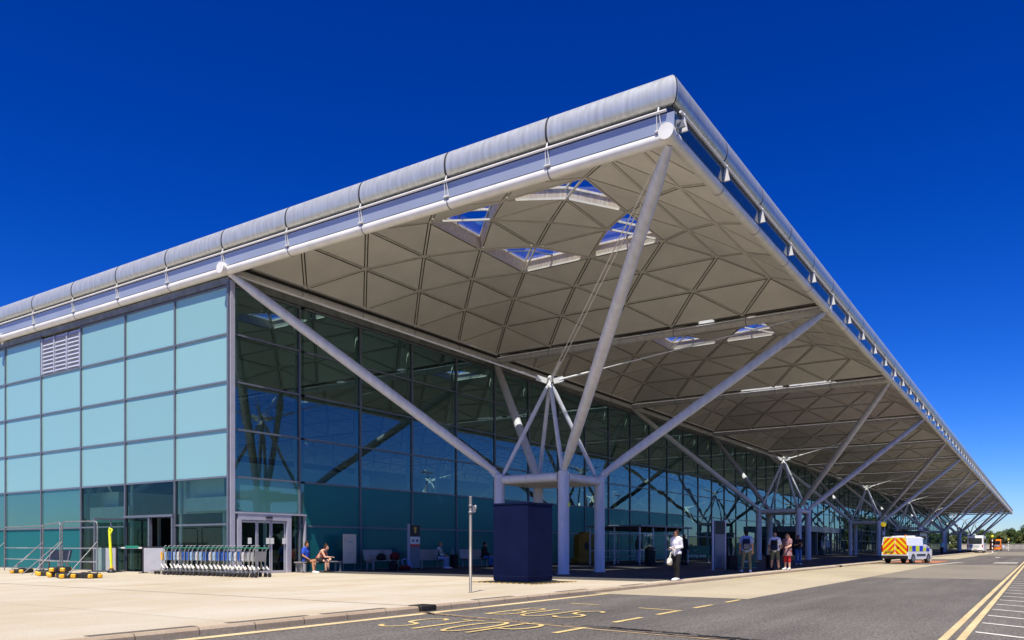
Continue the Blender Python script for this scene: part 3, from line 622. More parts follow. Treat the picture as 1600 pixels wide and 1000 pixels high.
# open entrance in the flank
E_ = MB(); 
for a in (21.66,23.3,25.1): E_.box((.06,a-.05,0),(.20,a+.05,2.30))
E_.box((.04,21.6,2.301),(.22,25.16,2.40)); ent = E_.build('entrance_door','frame',B)
MB().poly([(.14,23.35,.02),(.14,23.35,2.29),(.14,25.05,2.29),(.14,25.05,.02)]).build('pane','glass_clear',ent)
lf = MB(); lf.box((-1.30,25.0,.0),(-1.24,25.06,2.28)); lf.box((-1.239,25.0,2.2),(.05,25.06,2.28)); lf.box((-1.239,25.0,.0),(.05,25.06,.07)); lf.box((-.6,25.0,.07),(-.55,25.06,2.2))
o = lf.build('side_screen','frame',ent); MB().poly([(-1.24,25.03,.07),(.05,25.03,.07),(.05,25.03,2.2),(-1.24,25.03,2.2)]).build('pane','glass_clear',o)
MB().box((.90,22.2,1.30),(.92,22.6,1.62)).build('notice','sign_green',ent); MB().box((.90,22.2,.95),(.92,22.5,1.15)).build('notice','sign_red',ent)
mb = MB(); mb.bar((-.1,23.4,1.02),(-.1,25.2,1.02),.06,.07); mb.bar((-.13,23.7,1.06),(-.13,24.7,1.06),.02,.10,1); mb.build('guard_rail',['white_steel','green_plastic'],ent)
# interior: floor, back walls
MB().box((.3,18.2,-.05),(LX,LY,-.001)).build('interior_floor','int_floor',B)
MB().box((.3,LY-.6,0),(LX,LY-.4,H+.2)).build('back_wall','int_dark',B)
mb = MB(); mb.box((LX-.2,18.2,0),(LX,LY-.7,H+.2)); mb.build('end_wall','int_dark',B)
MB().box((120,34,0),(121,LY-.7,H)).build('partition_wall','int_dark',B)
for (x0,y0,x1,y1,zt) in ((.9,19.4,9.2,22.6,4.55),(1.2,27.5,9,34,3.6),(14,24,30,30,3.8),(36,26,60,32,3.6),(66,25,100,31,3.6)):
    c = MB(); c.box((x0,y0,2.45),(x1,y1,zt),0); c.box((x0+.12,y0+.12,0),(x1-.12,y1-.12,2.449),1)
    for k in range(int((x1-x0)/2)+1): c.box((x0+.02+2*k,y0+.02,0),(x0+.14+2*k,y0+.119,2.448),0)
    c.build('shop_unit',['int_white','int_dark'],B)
for y0,y1,z0,z1 in ((18.5,21.3,2.5,3.05),(25.4,28.6,2.15,2.85)): MB().box((.46,y0,z0),(.60,y1,z1)).build('bulkhead','int_white',B)
# dark entrance lobby further along and its blue panel
mb = MB(); mb.box((76,14.2,2.75),(92,17.95,3.42)); 
for x in (76.1,80,84,88,91.6): mb.box((x,14.3,0),(x+.25,14.55,2.749))
ob = mb.build('entrance_lobby','frame',B)
MB().box((76.4,15.6,0),(91.5,17.9,2.70)).build('lobby_glazing','int_dark',ob); MB().box((85,14.9,.9),(91,15.1,1.8)).build('lobby_panel','sign_blue',ob); MB().box((86,14.95,2.0),(89,15.08,2.4)).build('lobby_panel','sign_white',ob)

# ------------------------------------------------------------------ support trees
def make_tree(label):
    t = thing('roof_support_tree', label, 'structural column', (9,9,0), 0, 'steel roof support trees')
    c = 1.513
    for sx in (-1,1):
        for sy in (-1,1):
            MB().lathe([(.27,0),(.27,.02),(.222,.03),(.222,3.98),(.20,4.02)], (sx*c,sy*c,0), 20).build('column','steel',t)
            a, b = Vector((sx*c,sy*c,4.0)), Vector((sx*9,sy*9,H-.06)); d = b-a
            m = MB(); m.tube([a+d*s for s in (.005,.03,.10,.5,.9,.97,.99)], [.10,.13,.185,.205,.185,.13,.10], 16)
            m.bar(a-Vector((0,0,.12)), a+d*.03, .05,.30); m.build('branch','steel',t)
            m = MB(); p0, p1 = Vector((sx*c*.93,sy*c*.93,3.98)), Vector((sx*.07,sy*.07,7.72)); m.tube([p0,p0+(p1-p0)*.06,p0+(p1-p0)*.94,p1],[.055,.088,.088,.055],12); m.build('mast_strut','steel',t)
            m = MB(); p0, p1 = Vector((sx*.10,sy*.10,7.93)), Vector((sx*8.9,sy*8.9,H-.12)); d = p1-p0; q = Vector((-d.y,d.x,0)).normalized()
            for s in (-.07,.07): m.tube([p0+d*.03+q*s,p1-d*.02+q*s],.017,6)
            m.tube([p0+d*.02,p0+d*.12],.045,8); m.bar(p0,p0+d*.035,.05,.22); m.build('tie_rod','white_steel',t)
    for p,q in (((-c,-c),(c,-c)),((c,-c),(c,c)),((c,c),(-c,c)),((-c,c),(-c,-c))):
        v = (Vector(q)-Vector(p)).normalized()*.215; MB().tube([(p[0]+v.x,p[1]+v.y,3.79),(q[0]-v.x,q[1]-v.y,3.79)],.178,16).build('beam','steel',t)
    MB().box((-c+.05,-c+.05,3.66),(c-.05,c-.05,3.72)).build('service_tray','soffit',t)
    m = MB(); m.lathe([(.09,7.62),(.13,7.70),(.13,7.80),(.07,7.84),(.07,8.02),(.10,8.04),(.10,8.10),(.04,8.16)],(0,0,0),14); m.build('apex_node','white_steel',t)
    return t
ORD = ['first','second','third','fourth','fifth','sixth','seventh','eighth']
tree0 = make_tree('pale steel support tree under the near corner of the canopy, beside the navy box')
for k in range(1, 8):
    dup(tree0, (9+36*k, 9, 0), 0, 'four-legged grey support tree, %s along the canopy front from the near corner' % ORD[k])
for k in range(4):
    dup(tree0, (9+36*k, 45, 0), 0, 'steel support tree inside the hall behind the glass, %s from the glazed flank' % ORD[k], 'steel roof support trees inside the hall')
MB().box((-.06,-1.513-.232,2.62),(.10,-1.513-.222,2.78)).build('warning_sticker','police_yellow',tree0,( -1.513,0,0))

# ------------------------------------------------------------------ people
def remesh(mb, vox, smooth=3):
    me = bpy.data.meshes.new('tmp'); me.from_pydata(mb.v, [], mb.f); o = bpy.data.objects.new('tmp', me); sc.collection.objects.link(o)
    r = o.modifiers.new('r', 'REMESH'); r.mode = 'VOXEL'; r.voxel_size = vox; r.use_smooth_shade = True
    if smooth: k = o.modifiers.new('s', 'SMOOTH'); k.iterations = smooth; k.factor = 0.5
    out = bpy.data.meshes.new_from_object(o.evaluated_get(bpy.context.evaluated_depsgraph_get())); bpy.data.objects.remove(o)
    return out
def limb(mb, pts, rad):
    mb.tube(pts, rad, 12)
    for p, r in zip(pts, rad): mb.ball(p, r, 12)
STAND = dict(pelvis=(0,0,.93), waist=(0,.0,1.08), chest=(0,.005,1.27), neck=(0,-.005,1.46), head=(0,.02,1.60), look=(0,1,0),
    shL=(-.175,0,1.40), elL=(-.235,-.02,1.13), wrL=(-.25,.06,.88), shR=(.175,0,1.40), elR=(.235,-.02,1.13), wrR=(.25,.06,.88), haL=(-.25,.12,.80), haR=(.25,.12,.80),
    hiL=(-.09,0,.92), knL=(-.10,.02,.50), anL=(-.105,-.02,.085), toL=(-.125,.13,.04), hiR=(.09,0,.92), knR=(.10,.02,.50), anR=(.105,-.02,.085), toR=(.125,.13,.04))
SIT = dict(STAND, pelvis=(0,0,.52), waist=(0,.01,.66), chest=(0,.04,.85), neck=(0,.05,1.04), head=(0,.09,1.18), shL=(-.175,.04,.98), shR=(.175,.04,.98),
    elL=(-.22,.10,.74), elR=(.22,.10,.74), wrL=(-.12,.32,.62), wrR=(.12,.32,.62), haL=(-.09,.40,.60), haR=(.09,.40,.60),
    hiL=(-.09,.02,.50), hiR=(.09,.02,.50), knL=(-.12,.42,.50), knR=(.12,.42,.50), anL=(-.12,.40,.085), anR=(.12,.40,.085), toL=(-.13,.55,.04), toR=(.13,.55,.04))
def lerp(a, b, t): return Vector(a)*(1-t) + Vector(b)*t
def person(label, loc, rz, pose=None, base=STAND, scale=1.0, skin='skin', hair='hair_brown', long_hair=False, bun=False, bald=False, top='white_cloth', sleeve=1.0, strap=False,
           bottom='black_cloth', leg=1.0, dress=None, shoe='black_cloth', shades=False, wide=1.0, cap=None):
    j = {k: Vector(v) for k, v in {**base, **(pose or {})}.items()}
    t = thing('person', label, 'person', loc, rz); t.scale = (scale,)*3
    fw = j['look'].normalized(); up = Vector((0,0,1)); rt = fw.cross(up).normalized(); up2 = rt.cross(fw); rot = Matrix((rt, fw, up2)).transposed()
    hd = j['head']
    def at(x, y, z): return hd + rot @ Vector((x, y, z))
    # body, one continuous skin
    b = MB(); w = wide
    def torso(mb, inf, top_at=None):
        limb(mb, [j['hiL']+Vector((0,0,.03)), j['pelvis']+Vector((0,-.015,.02)), j['hiR']+Vector((0,0,.03))], [.105*w+inf, .12*w+inf, .105*w+inf])
        limb(mb, [j['pelvis'], j['waist'], j['chest']], [.12*w+inf, .105*w+inf, .125*w+inf])
        for s in (-1, 1):
            sh = j['shL'] if s < 0 else j['shR']; limb(mb, [j['chest']+(sh-j['shL' if s>0 else 'shR'])*.16, lerp(j['chest'], sh, .75)], [.115*w+inf, .085*w+inf])
            limb(mb, [lerp(j['waist'], j['hiL' if s<0 else 'hiR'], .4), lerp(j['chest'], sh, .4)], [.10*w+inf, .10*w+inf])
        limb(mb, [j['shL'], lerp(j['shL'], j['neck'], .5)+Vector((0,0,.012)), j['neck']-Vector((0,0,.03)), lerp(j['shR'], j['neck'], .5)+Vector((0,0,.012)), j['shR']], [.058+inf,.062+inf,.06+inf,.062+inf,.058+inf])
    def arm(mb, s, inf, t1=2.0):
        sh, el, wr = j['sh'+s], j['el'+s], j['wr'+s]
        if t1 <= 1: limb(mb, [sh, lerp(sh, el, t1)], [.056*w+inf, (.056*w-.012*t1)+inf*1.6])
        elif t1 < 2: limb(mb, [sh, el, lerp(el, wr, t1-1)], [.056*w+inf, .042*w+inf, .034+inf*1.2])
        else: limb(mb, [sh, el, lerp(el, wr, .35), wr], [.056*w+inf, .042*w+inf, .042*w+inf, .028+inf])
    def legf(mb, s, inf, t1=2.0):
        hi, kn, an = j['hi'+s], j['kn'+s], j['an'+s]
        if t1 <= 1: limb(mb, [hi, lerp(hi, kn, t1)], [.092*w+inf, (.092-.036*t1)*w+inf*1.8])
        else:
            mid = lerp(kn, an, .3) - fw*.018
            limb(mb, [hi, kn, lerp(kn, mid, min(1,(t1-1)/.3)), lerp(kn, an, t1-1)], [.092*w+inf, .057*w+inf, .057*w+inf, (.04 if t1 > 1.9 else .05)+inf])
    torso(b, 0)
    limb(b, [j['neck']-Vector((0,0,.03)), lerp(j['neck'], hd, .55)], [.056, .052])
    b.ball(at(0,-.012,.022), (.074,.092,.092), 14, 0, rot); b.ball(at(0,.022,-.035), (.056,.066,.075), 12, 0, rot); b.ball(at(0,.07,-.088), (.024,.02,.02), 8, 0, rot)
    limb(b, [at(0,.086,.012), at(0,.108,-.022)], [.010,.015])
    for s in (-1,1): b.ball(at(.074*s,-.012,-.005), (.012,.02,.032), 8, 0, rot); b.ball(at(.034*s,.074,-.02), (.02,.014,.018), 8, 0, rot)
    for s in 'LR':
        arm(b, s, 0); legf(b, s, 0)
        an, to = j['an'+s], j['to'+s]; limb(b, [an, an+Vector((0,0,-.035))+(an-to).normalized()*.03, to], [.042,.036,.03])
        wr, ha = j['wr'+s], j['ha'+s]; d = (ha-wr).normalized(); sd = d.cross(Vector((0,0,1)) if abs(d.z) < .8 else fw); sd.normalize(); nn = sd.cross(d)
        pk = wr + d*.085
        for q in (-.026,-.009,.009,.026): limb(b, [wr+d*.01+sd*q*.5, pk+sd*q], [.018,.0135])
        for q, L in ((-.03,.058),(-.010,.072),(.010,.068),(.03,.052)):
            k = pk+sd*q; m1 = k+d*L*.55-nn*.012*(1 if s=='L' else 1); limb(b, [k, m1, m1+d*L*.40-nn*.028], [.0105,.0095,.0085])
        k = wr+d*.03+sd*.022*(1 if s=='R' else -1); e = k+d*.035+sd*.035*(1 if s=='R' else -1); limb(b, [k, e, e+d*.03], [.013,.011,.009])
    o = link('body', remesh(b, .0085), t); o.data.materials.append(M[skin])
    if not cap or True:
        h = MB()
        if not bald:
            h.ball(at(0,-.028,.040), (.084,.096,.092), 14, 0, rot); h.ball(at(0,-.06,-.02), (.076,.055,.085), 12, 0, rot)
            for s in (-1,1): h.ball(at(.066*s,-.02,.02), (.022,.05,.06), 8, 0, rot)
            if long_hair:
                for q in (-.05,0,.05): limb(h, [at(q,-.075,-.02), at(q*1.2,-.085,-.13), at(q*1.1,-.075,-.22)], [.05,.05,.03])
            if bun: h.ball(at(0,-.07,.125), .046, 10)
        else: h.ball(at(0,-.07,-.03), (.072,.035,.045), 12, 0, rot)
        o = link('hair', remesh(h, .011, 2), t); o.data.materials.append(M[hair])
    f = MB()
    for s in (-1,1): f.ball(at(.031*s,.081,.004), (.014,.009,.008), 8, 0, rot)
    f.build('eyes','eye',t)
    f = MB(); f.ball(at(0,.089,-.052), (.023,.008,.008), 8, 0, rot); f.build('mouth','lips',t)
    if shades:
        f = MB()
        for s in (-1,1): f.ball(at(.032*s,.090,.008), (.030,.012,.022), 10, 0, rot); f.bar(at(.06*s,.088,.014), at(.078*s,-.01,.012), .006,.012)
        f.bar(at(-.02,.098,.014), at(.02,.098,.014), .008,.008); f.build('sunglasses','black',t)
    c = MB(); torso(c, .016)
    if strap:
        c = MB(); limb(c, [j['pelvis'], j['waist'], j['chest']+Vector((0,0,-.02))], [.135*w,.12*w,.14*w]); limb(c, [lerp(j['chest'],j['shL'],.5)-Vector((0,0,.03)), lerp(j['chest'],j['shR'],.5)-Vector((0,0,.03))],[.11,.11])
        for s in (-1,1): limb(c, [lerp(j['chest'],j['shL' if s<0 else 'shR'],.55), lerp(j['neck'],j['shL' if s<0 else 'shR'],.5)+Vector((0,0,.02))],[.05,.058])
    elif sleeve: arm(c, 'L', .014, sleeve); arm(c, 'R', .014, sleeve)
    if dress:
        hem = Vector((0,0,dress)); c.tube([j['waist'], j['pelvis'], lerp(j['pelvis'], Vector((j['pelvis'].x, j['pelvis'].y, dress)), 1)], [.125*w,.165*w,.215*w], 16)
    o = link('dress' if dress else 'top', remesh(c, .014, 3), t); o.data.materials.append(M[top])
    if bottom:
        c = MB(); legf(c, 'L', .015, leg*2); legf(c, 'R', .015, leg*2); limb(c, [j['hiL']+Vector((0,0,.03)), j['pelvis'], j['hiR']+Vector((0,0,.03))],[.118*w,.132*w,.118*w])
        o = link('trousers' if leg > .75 else 'shorts', remesh(c, .014, 3), t); o.data.materials.append(M[bottom])
    for s in 'LR':
        c = MB(); an, to = j['an'+s], j['to'+s]; bk = an+Vector((0,0,-.035))+(an-to).normalized()*.05; bk.z = an.z-.04
        limb(c, [bk, lerp(bk,to,.5)+Vector((0,0,.006)), to+(to-an).normalized()*.05], [.043,.047,.04]); limb(c,[an+Vector((0,0,.0)),bk],[.05,.045])
        zm = min(v[2] for v in c.v); c.v = [(x,y,max(z, an.z-.083)) for x,y,z in c.v]
        o = link('shoe', remesh(c, .012, 2), t); o.data.materials.append(M[shoe])
    return t
def face(dx, dy): return math.atan2(dy, dx) - math.pi/2      # heading: local +Y towards (dx, dy)
def backpack(label, loc, rz, m1, m2):
    t = thing('backpack', label, 'backpack', loc, rz); mb = MB(); mb.bbox((-.15,-.10,0),(.15,.07,.46),.06); mb.build('bag_body',m1,t)
    mb = MB(); mb.bbox((-.12,-.15,.03),(.12,-.095,.26),.03); mb.build('pocket',m2,t)
    mb = MB()
    for s in (-1,1): mb.tube([(s*.10,.05,.44),(s*.12,.14,.52),(s*.13,.29,.46),(s*.13,.27,.25),(s*.11,.06,.08)],.018,6)
    mb.build('strap',m1,t); return t
# woman at the kerb with a phone and a pale shoulder bag
person('woman in white long-sleeved top, dark leggings and sunglasses standing at the kerb', (4.5,1.66,.004), face(-1,.25), scale=.925, skin='skin', hair='hair_brown', bun=False, shades=True,
    pose=dict(look=(.15,1,-.05), elL=(-.21,-.03,1.15), wrL=(-.10,.20,1.10), haL=(-.05,.27,1.13), elR=(.21,-.03,1.14), wrR=(.10,.22,1.08), haR=(.04,.29,1.11), knL=(-.07,.03,.5), anL=(-.06,.0,.085), toL=(-.07,.15,.04), knR=(.07,-.02,.5), anR=(.07,-.09,.085), toR=(.09,.06,.04)),
    top='white_cloth', sleeve=1.9, bottom='black_cloth', leg=.97, shoe='white_shoe', wide=.9)
mb = MB(); mb.bbox((-.037,-.074,-.005),(.037,.074,.005),.004); o = mb.build('phone','black',None,(4.22,1.74,1.065),.6); tag(o,'dark phone held up by the woman in the white top','phone')
t = thing('shoulder_bag','crumpled off-white cloth shoulder bag hanging beside the woman in sunglasses','bag',(4.19,1.76,.60),.3)
mb = MB(); mb.ball((0,0,.02),(.14,.09,.12),12); mb.ball((-.08,.02,-.03),(.08,.07,.07),10); mb.ball((.08,-.01,-.04),(.08,.08,.075),10); o = link('pouch', remesh(mb,.02,1), t); o.data.materials.append(M['cream_cloth'])
mb = MB(); mb.tube([(-.10,.0,.12),(.02,-.04,.30),(.20,-.14,.40)],.012,6); mb.tube([(.10,0,.12),(.16,-.08,.30),(.20,-.14,.40)],.012,6); mb.build('strap','cream_cloth',t)
# man in dark behind her in the shade
person('man in black clothes standing in the shade behind the woman with sunglasses', (24.4,9.2,.004), face(-.6,-1), skin='skin_tan', hair='hair_black', top='black_cloth', sleeve=1.95, bottom='black_cloth', leg=.98, scale=1.02)
# man seen from behind with grey backpack
person('man from behind in pale blue shirt and khaki trousers with grey backpack', (13.6,2.25,.004), face(.95,.35), scale=1.01, skin='skin', hair='hair_black', top='pale_denim', sleeve=.6, bottom='olive_cloth', leg=.93, shoe='white_shoe', wide=1.08,
    pose=dict(knL=(-.14,.02,.5), anL=(-.19,-.02,.085), toL=(-.23,.13,.04), knR=(.12,.02,.5), anR=(.15,-.02,.085), toR=(.19,.13,.04)))
backpack('black and grey backpack on the man in khaki trousers', (13.42,2.19,.93), face(.95,.35), 'navy_cloth', 'grey_cloth')
# man in white T-shirt with black backpack, and the woman he faces
person('man in white T-shirt and khaki shorts wearing a black backpack, beside woman in red', (17.4,2.12,.004), face(.9,.15), scale=1.0, skin='skin', hair='hair_grey', bald=True, top='white_cloth', sleeve=.75, bottom='olive_cloth', leg=.52, shoe='black_cloth', wide=1.08,
    pose=dict(knL=(-.13,.02,.5), anL=(-.16,-.02,.085), toL=(-.18,.13,.04), knR=(.12,.02,.5), anR=(.16,.0,.085), toR=(.2,.14,.04), elR=(.24,.04,1.13), wrR=(.2,.25,1.0), haR=(.18,.33,.98)))
backpack('large black backpack on the man in the white T-shirt', (17.2,2.10,.90), face(.9,.15), 'black_cloth', 'navy_cloth')
person('ginger haired woman in mauve tunic and red cropped leggings', (18.2,1.78,.004), face(-1,.25), scale=.97, skin='skin_pale', hair='hair_ginger', long_hair=True, shades=True, top='mauve_cloth', sleeve=.5, dress=.66, bottom='red_cloth', leg=.62, shoe='white_shoe', wide=1.12,
    pose=dict(elL=(-.2,.05,1.13), wrL=(-.14,.27,1.06), haL=(-.13,.35,1.07), elR=(.2,.05,1.13), wrR=(.13,.28,1.05), haR=(.11,.36,1.06)))
# shade: phone user and others
person('woman in dark top and blue jeans looking at her phone by a grey column', (28.8,3.9,.004), face(-.9,-.6), skin='skin_tan', hair='hair_black', top='black_cloth', sleeve=.5, bottom='denim', leg=.97, shoe='white_shoe',
    pose=dict(look=(0,1,-.3), elL=(-.2,.02,1.14), wrL=(-.08,.22,1.22), haL=(-.03,.27,1.28), elR=(.2,.02,1.13), wrR=(.1,.2,1.18), haR=(.04,.26,1.24)))
person('person in long black coat standing behind the tall grey totem', (20.6,5.55,.004), face(-.8,.8), skin='skin_tan', hair='hair_black', long_hair=True, top='black_cloth', sleeve=1.95, dress=.35, bottom='black_cloth', leg=.95, shoe='dark_red')
person('person in bright blue shirt and dark trousers walking near the white bus', (99.2,2.9,.004), face(-1,.1), skin='skin', hair='hair_grey', top='aqua_cloth', sleeve=.8, bottom='navy_cloth', leg=.97, shoe='black_cloth',
    pose=dict(knL=(-.1,.14,.5), anL=(-.1,.22,.085), toL=(-.11,.37,.05), knR=(.1,-.02,.5), anR=(.1,-.24,.10), toR=(.11,-.1,.04)))
# seated women on the low bench
def low_bench(label, loc, L, rz):
    t = thing('bench', label, 'bench', loc, rz, 'low metal benches along the glass'); mb = MB(); mb.bbox((-L/2,-.2,.40),(L/2,.2,.45),.015)
    mb.build('seat','bench_metal',t)
    for x in (-L/2+.12, L/2-.12):
        m = MB(); m.box((x-.03,-.17,.0),(x+.03,-.12,.398)); m.box((x-.03,.12,0),(x+.03,.17,.398)); m.box((x-.03,-.119,.34),(x+.03,.119,.398)); m.build('leg','bench_metal',t)
    return t
low_bench('backless grey bench in the sun with two women sitting on it', (4.05,17.35,0), 2.4, 0)
person('woman in blue T-shirt and black shorts sitting on the sunny bench', (3.36,17.38,-.03), face(.35,-1), base=SIT, skin='skin_tan', hair='hair_brown', bun=True, top='blue_cloth', sleeve=.55, bottom='black_cloth', leg=.28, shoe='white_shoe',
    pose=dict(look=(.5,1,-.3), elL=(-.25,-.06,.74), wrL=(-.27,-.1,.53), haL=(-.27,-.08,.46), chest=(0,.0,.85), neck=(0,.0,1.04), head=(.01,.05,1.18), shL=(-.175,-.02,.98), shR=(.175,-.02,.98), elR=(.24,.0,.73), wrR=(.18,.2,.60), haR=(.15,.28,.57),
              knL=(.0,.42,.52), knR=(.2,.44,.50), anL=(.1,.46,.085), toL=(.13,.61,.05), anR=(.26,.5,.085), toR=(.3,.64,.05)))
person('woman in coral vest leaning forward on the sunny bench beside the girl in blue', (3.98,17.33,-.03), face(.45,-1), base=SIT, skin='skin_pale', hair='hair_brown', bun=True, top='coral_cloth', strap=True, bottom='black_cloth', leg=.25, shoe='black_cloth',
    pose=dict(chest=(0,.18,.80), neck=(0,.29,.95), head=(.02,.38,1.06), shL=(-.17,.24,.92), shR=(.17,.24,.92), waist=(0,.06,.66), elL=(-.2,.34,.66), wrL=(-.05,.5,.60), haL=(.03,.54,.58), elR=(.22,.40,.66), wrR=(.16,.62,.66), haR=(.15,.70,.67), look=(.25,1,-.25)))
# shaded benches with backs
def back_bench(label, loc, rz, bm='grey_board'):
    t = thing('bench', label, 'bench', loc, rz, 'grey benches in the shade'); L = 1.9
    mb = MB(); mb.bbox((-L/2,-.25,.41),(L/2,.22,.45),.015); mb.build('seat','bench_metal',t)
    m = MB(); m.prism([(.20,.47),(.225,.47),(.33,.92),(.305,.92)],-L/2,L/2,'x'); m.build('backrest',bm,t)
    for x in (-L/2+.15,L/2-.15):
        m = MB(); m.box((x-.03,-.22,0),(x+.03,-.16,.405)); m.box((x-.03,.16,0),(x+.03,.22,.405)); m.box((x-.03,-.159,.35),(x+.03,.159,.405)); m.bar((x,.2,.40),(x,.30,.88),.05,.03); m.build('leg','bench_metal',t)
    return t
back_bench('grey bench piled with dark bags just left of the slim totem sign', (7.45,16.9,.004), 0)
back_bench('grey bench right of the slim totem sign, person in check shirt on it', (10.4,16.6,.004), 0)
back_bench('grey bench behind the thin steel pole, man in black on it', (14.1,16.6,.004), 0)
back_bench('dark bench against the flank glass at the left edge of the forecourt', (-1.15,28.6,0), R(-90), 'black')
person('person in black and white check shirt sitting in the shade', (11.0,16.5,0), face(.3,-1), base=SIT, skin='skin', hair='hair_grey', top='check_cloth', sleeve=1.9, bottom='pale_denim', leg=.97, shoe='white_shoe')
person('man in black jacket and jeans sitting hunched on the bench by the navy box', (14.75,16.5,0), face(.3,-1), base=SIT, skin='skin_tan', hair='hair_black', top='black_cloth', sleeve=1.95, bottom='denim', leg=.97, shoe='black_cloth', wide=1.15)
def holdall(label, loc, rz, m, s=(.62,.34,.32)):
    t = thing('holdall', label, 'bag', loc, rz); mb = MB(); mb.ball((0,0,s[2]*.5),(s[0]/2,s[1]/2,s[2]/2),12); mb.bbox((-s[0]*.42,-s[1]*.42,0),(s[0]*.42,s[1]*.42,s[2]*.7),.06)
    o = link('bag_body', remesh(mb,.03,2), t); o.data.materials.append(M[m])
    k = MB(); k.tube([(-.12,-.02,s[2]*.9),(-.08,0,s[2]*1.3),(.08,0,s[2]*1.3),(.12,-.02,s[2]*.9)],.014,6); k.build('handle','black',t); return t
holdall('black holdall lying on the left shaded bench', (7.2,16.75,.455), .2, 'black_cloth'); holdall('dark red bag lying on the right end of the left shaded bench', (8.05,16.7,.455), -.3, 'dark_red', (.5,.34,.36))
holdall('black rucksack on the ground before the left shaded bench', (7.4,16.2,.004), .4, 'black_cloth', (.6,.4,.45)); holdall('low dark bag with red trim on the ground by the pale rucksack', (7.95,16.0,.004), -.2, 'dark_red', (.7,.35,.22))
backpack('pale blue rucksack leaning among dark bags left of the totem sign', (8.35,16.15,.004), .9, 'pale_denim', 'sky_ad')
def suitcase(label, loc, rz, m):
    t = thing('suitcase', label, 'suitcase', loc, rz); mb = MB(); mb.bbox((-.23,-.13,.05),(.23,.13,.68),.04); mb.build('case',m,t)
    k = MB(); k.tube([(-.1,.1,.67),(-.1,.1,1.02),(.1,.1,1.02),(.1,.1,.67)],.012,6); k.build('handle','chrome',t)
    for x in (-.18,.18):
        for y in (-.1,.1): w = MB(); w.tube([(x-.015,y,.03),(x+.015,y,.03)],.03,10); w.build('wheel','black',t)
suitcase('black wheeled suitcase beside the person in the check shirt', (11.95,16.3,.004), .2, 'black_cloth')
suitcase('dark suitcase by the couple near the kerb', (18.3,2.6,.004), .5, 'black_cloth')
holdall('low red bag on the ground behind the grey totem', (21.4,5.5,.004), .3, 'red_cloth', (.6,.35,.2))
# white board leaning on the glass
t = thing('display_board','blank cream display board standing on the paving beside the bench','board',(5.98,17.5,0),.0)
mb = MB(); mb.bbox((-.40,-.02,.32),(.40,.02,1.62),.01); mb.build('panel','cream_board',t); mb = MB(); mb.box((-.12,-.026,1.26),(.20,-.021,1.30)); mb.build('poster','sky_ad',t)
mb = MB()
for x in (-.34,.34): mb.box((x-.02,.021,0),(x+.02,.05,1.6)); mb.bar((x,-.25,.015),(x,.25,.015),.04,.03)
mb.build('stand','galv',t)
# slim totem sign
t = thing('totem_sign','slim grey totem sign with black top panel and white notice','sign',(9.0,16.35,.004),-.25)
mb = MB(); mb.bbox((-.30,-.06,.06),(.30,.06,2.08),.02); mb.build('post','frame',t); MB().box((-.36,-.063,0),(-.301,.063,2.12)).build('edge_fin','frame_silver',t)
MB().box((-.27,-.075,1.55),(.27,-.061,2.06)).build('sign_panel','sign_black',t); MB().box((-.27,-.075,1.18),(.27,-.061,1.52)).build('notice','sign_white',t); MB().box((-.27,-.077,1.06),(.27,-.061,1.178)).build('red_band','sign_red',t)
mb = MB(); mb.box((-.05,-.079,1.70),(.05,-.0755,1.90)); mb.prism([(-.1,1.90),(.1,1.90),(.05,1.97),(-.05,1.97)],-.079,-.0755,'y'); mb.build('pictogram','sign_amber',t)
mb = MB(); mb.box((-.16,-.079,1.28),(-.06,-.0755,1.40)); mb.box((.06,-.079,1.28),(.16,-.0755,1.40)); mb.build('pictogram','black',t)
# ------------------------------------------------------------------ navy box, pole
t = thing('kiosk_box','tall plain navy blue box standing on a black and yellow edged mat','kiosk',(1.06,5.22,.0),R(-5))
hx, hy = .63, .66
MB().bbox((-hx,-hy,.06),(hx,hy,2.34),.012).build('cabinet','navy',t)
mb = MB(); mb.box((-hx-.02,-hy-.02,2.341),(hx+.02,hy+.02,2.39)); mb.build('lid','navy',t); MB().box((-hx+.03,-hy+.03,.015),(hx-.03,hy-.03,.059)).build('plinth','black',t)
mb = MB(); mb.box((-hx-.004,-hy-.004,.18),(hx+.004,hy+.004,.20)); mb.build('trim','navy_cloth',t)
t2 = thing('rubber_mat','flat rubber mat with black and yellow hazard edging under the navy box','mat',(1.06,5.2,.002),R(-5))
MB().box((-1.0,-1.15,.0),(1.0,1.1,.012)).build('mat_face','rubber',t2)
mb = MB()
for a,b in (((-1.08,-1.23),(1.08,-1.151)),((-1.08,1.101),(1.08,1.18)),((-1.08,-1.15),(-1.001,1.1)),((1.001,-1.15),(1.08,1.1))): mb.box((a[0],a[1],0),(b[0],b[1],.014))
mb.build('edge_strip','mat_edge',t2)
t = thing('bare_pole','bare galvanised sign pole with a small clamp near its top','pole',(-4.31,3.23,0))
MB().lathe([(.05,0),(.05,.01),(.034,.012),(.034,2.25),(.028,2.27)],(0,0,0),14).build('post','weathered',t)
mb = MB(); mb.lathe([(.046,1.86),(.046,1.92)],(0,0,0),14); mb.lathe([(.046,2.02),(.046,2.07)],(0,0,0),14); mb.bar((.04,-.02,1.96),(.10,-.06,1.98),.02,.16); mb.ball((.10,-.06,2.0),(.025,.05,.07),8); mb.build('clamp','galv',t)
mb = MB(); mb.tube([(.05,.04,.012),(.2,.5,.012),(.3,.62,.02)],.012,6); 
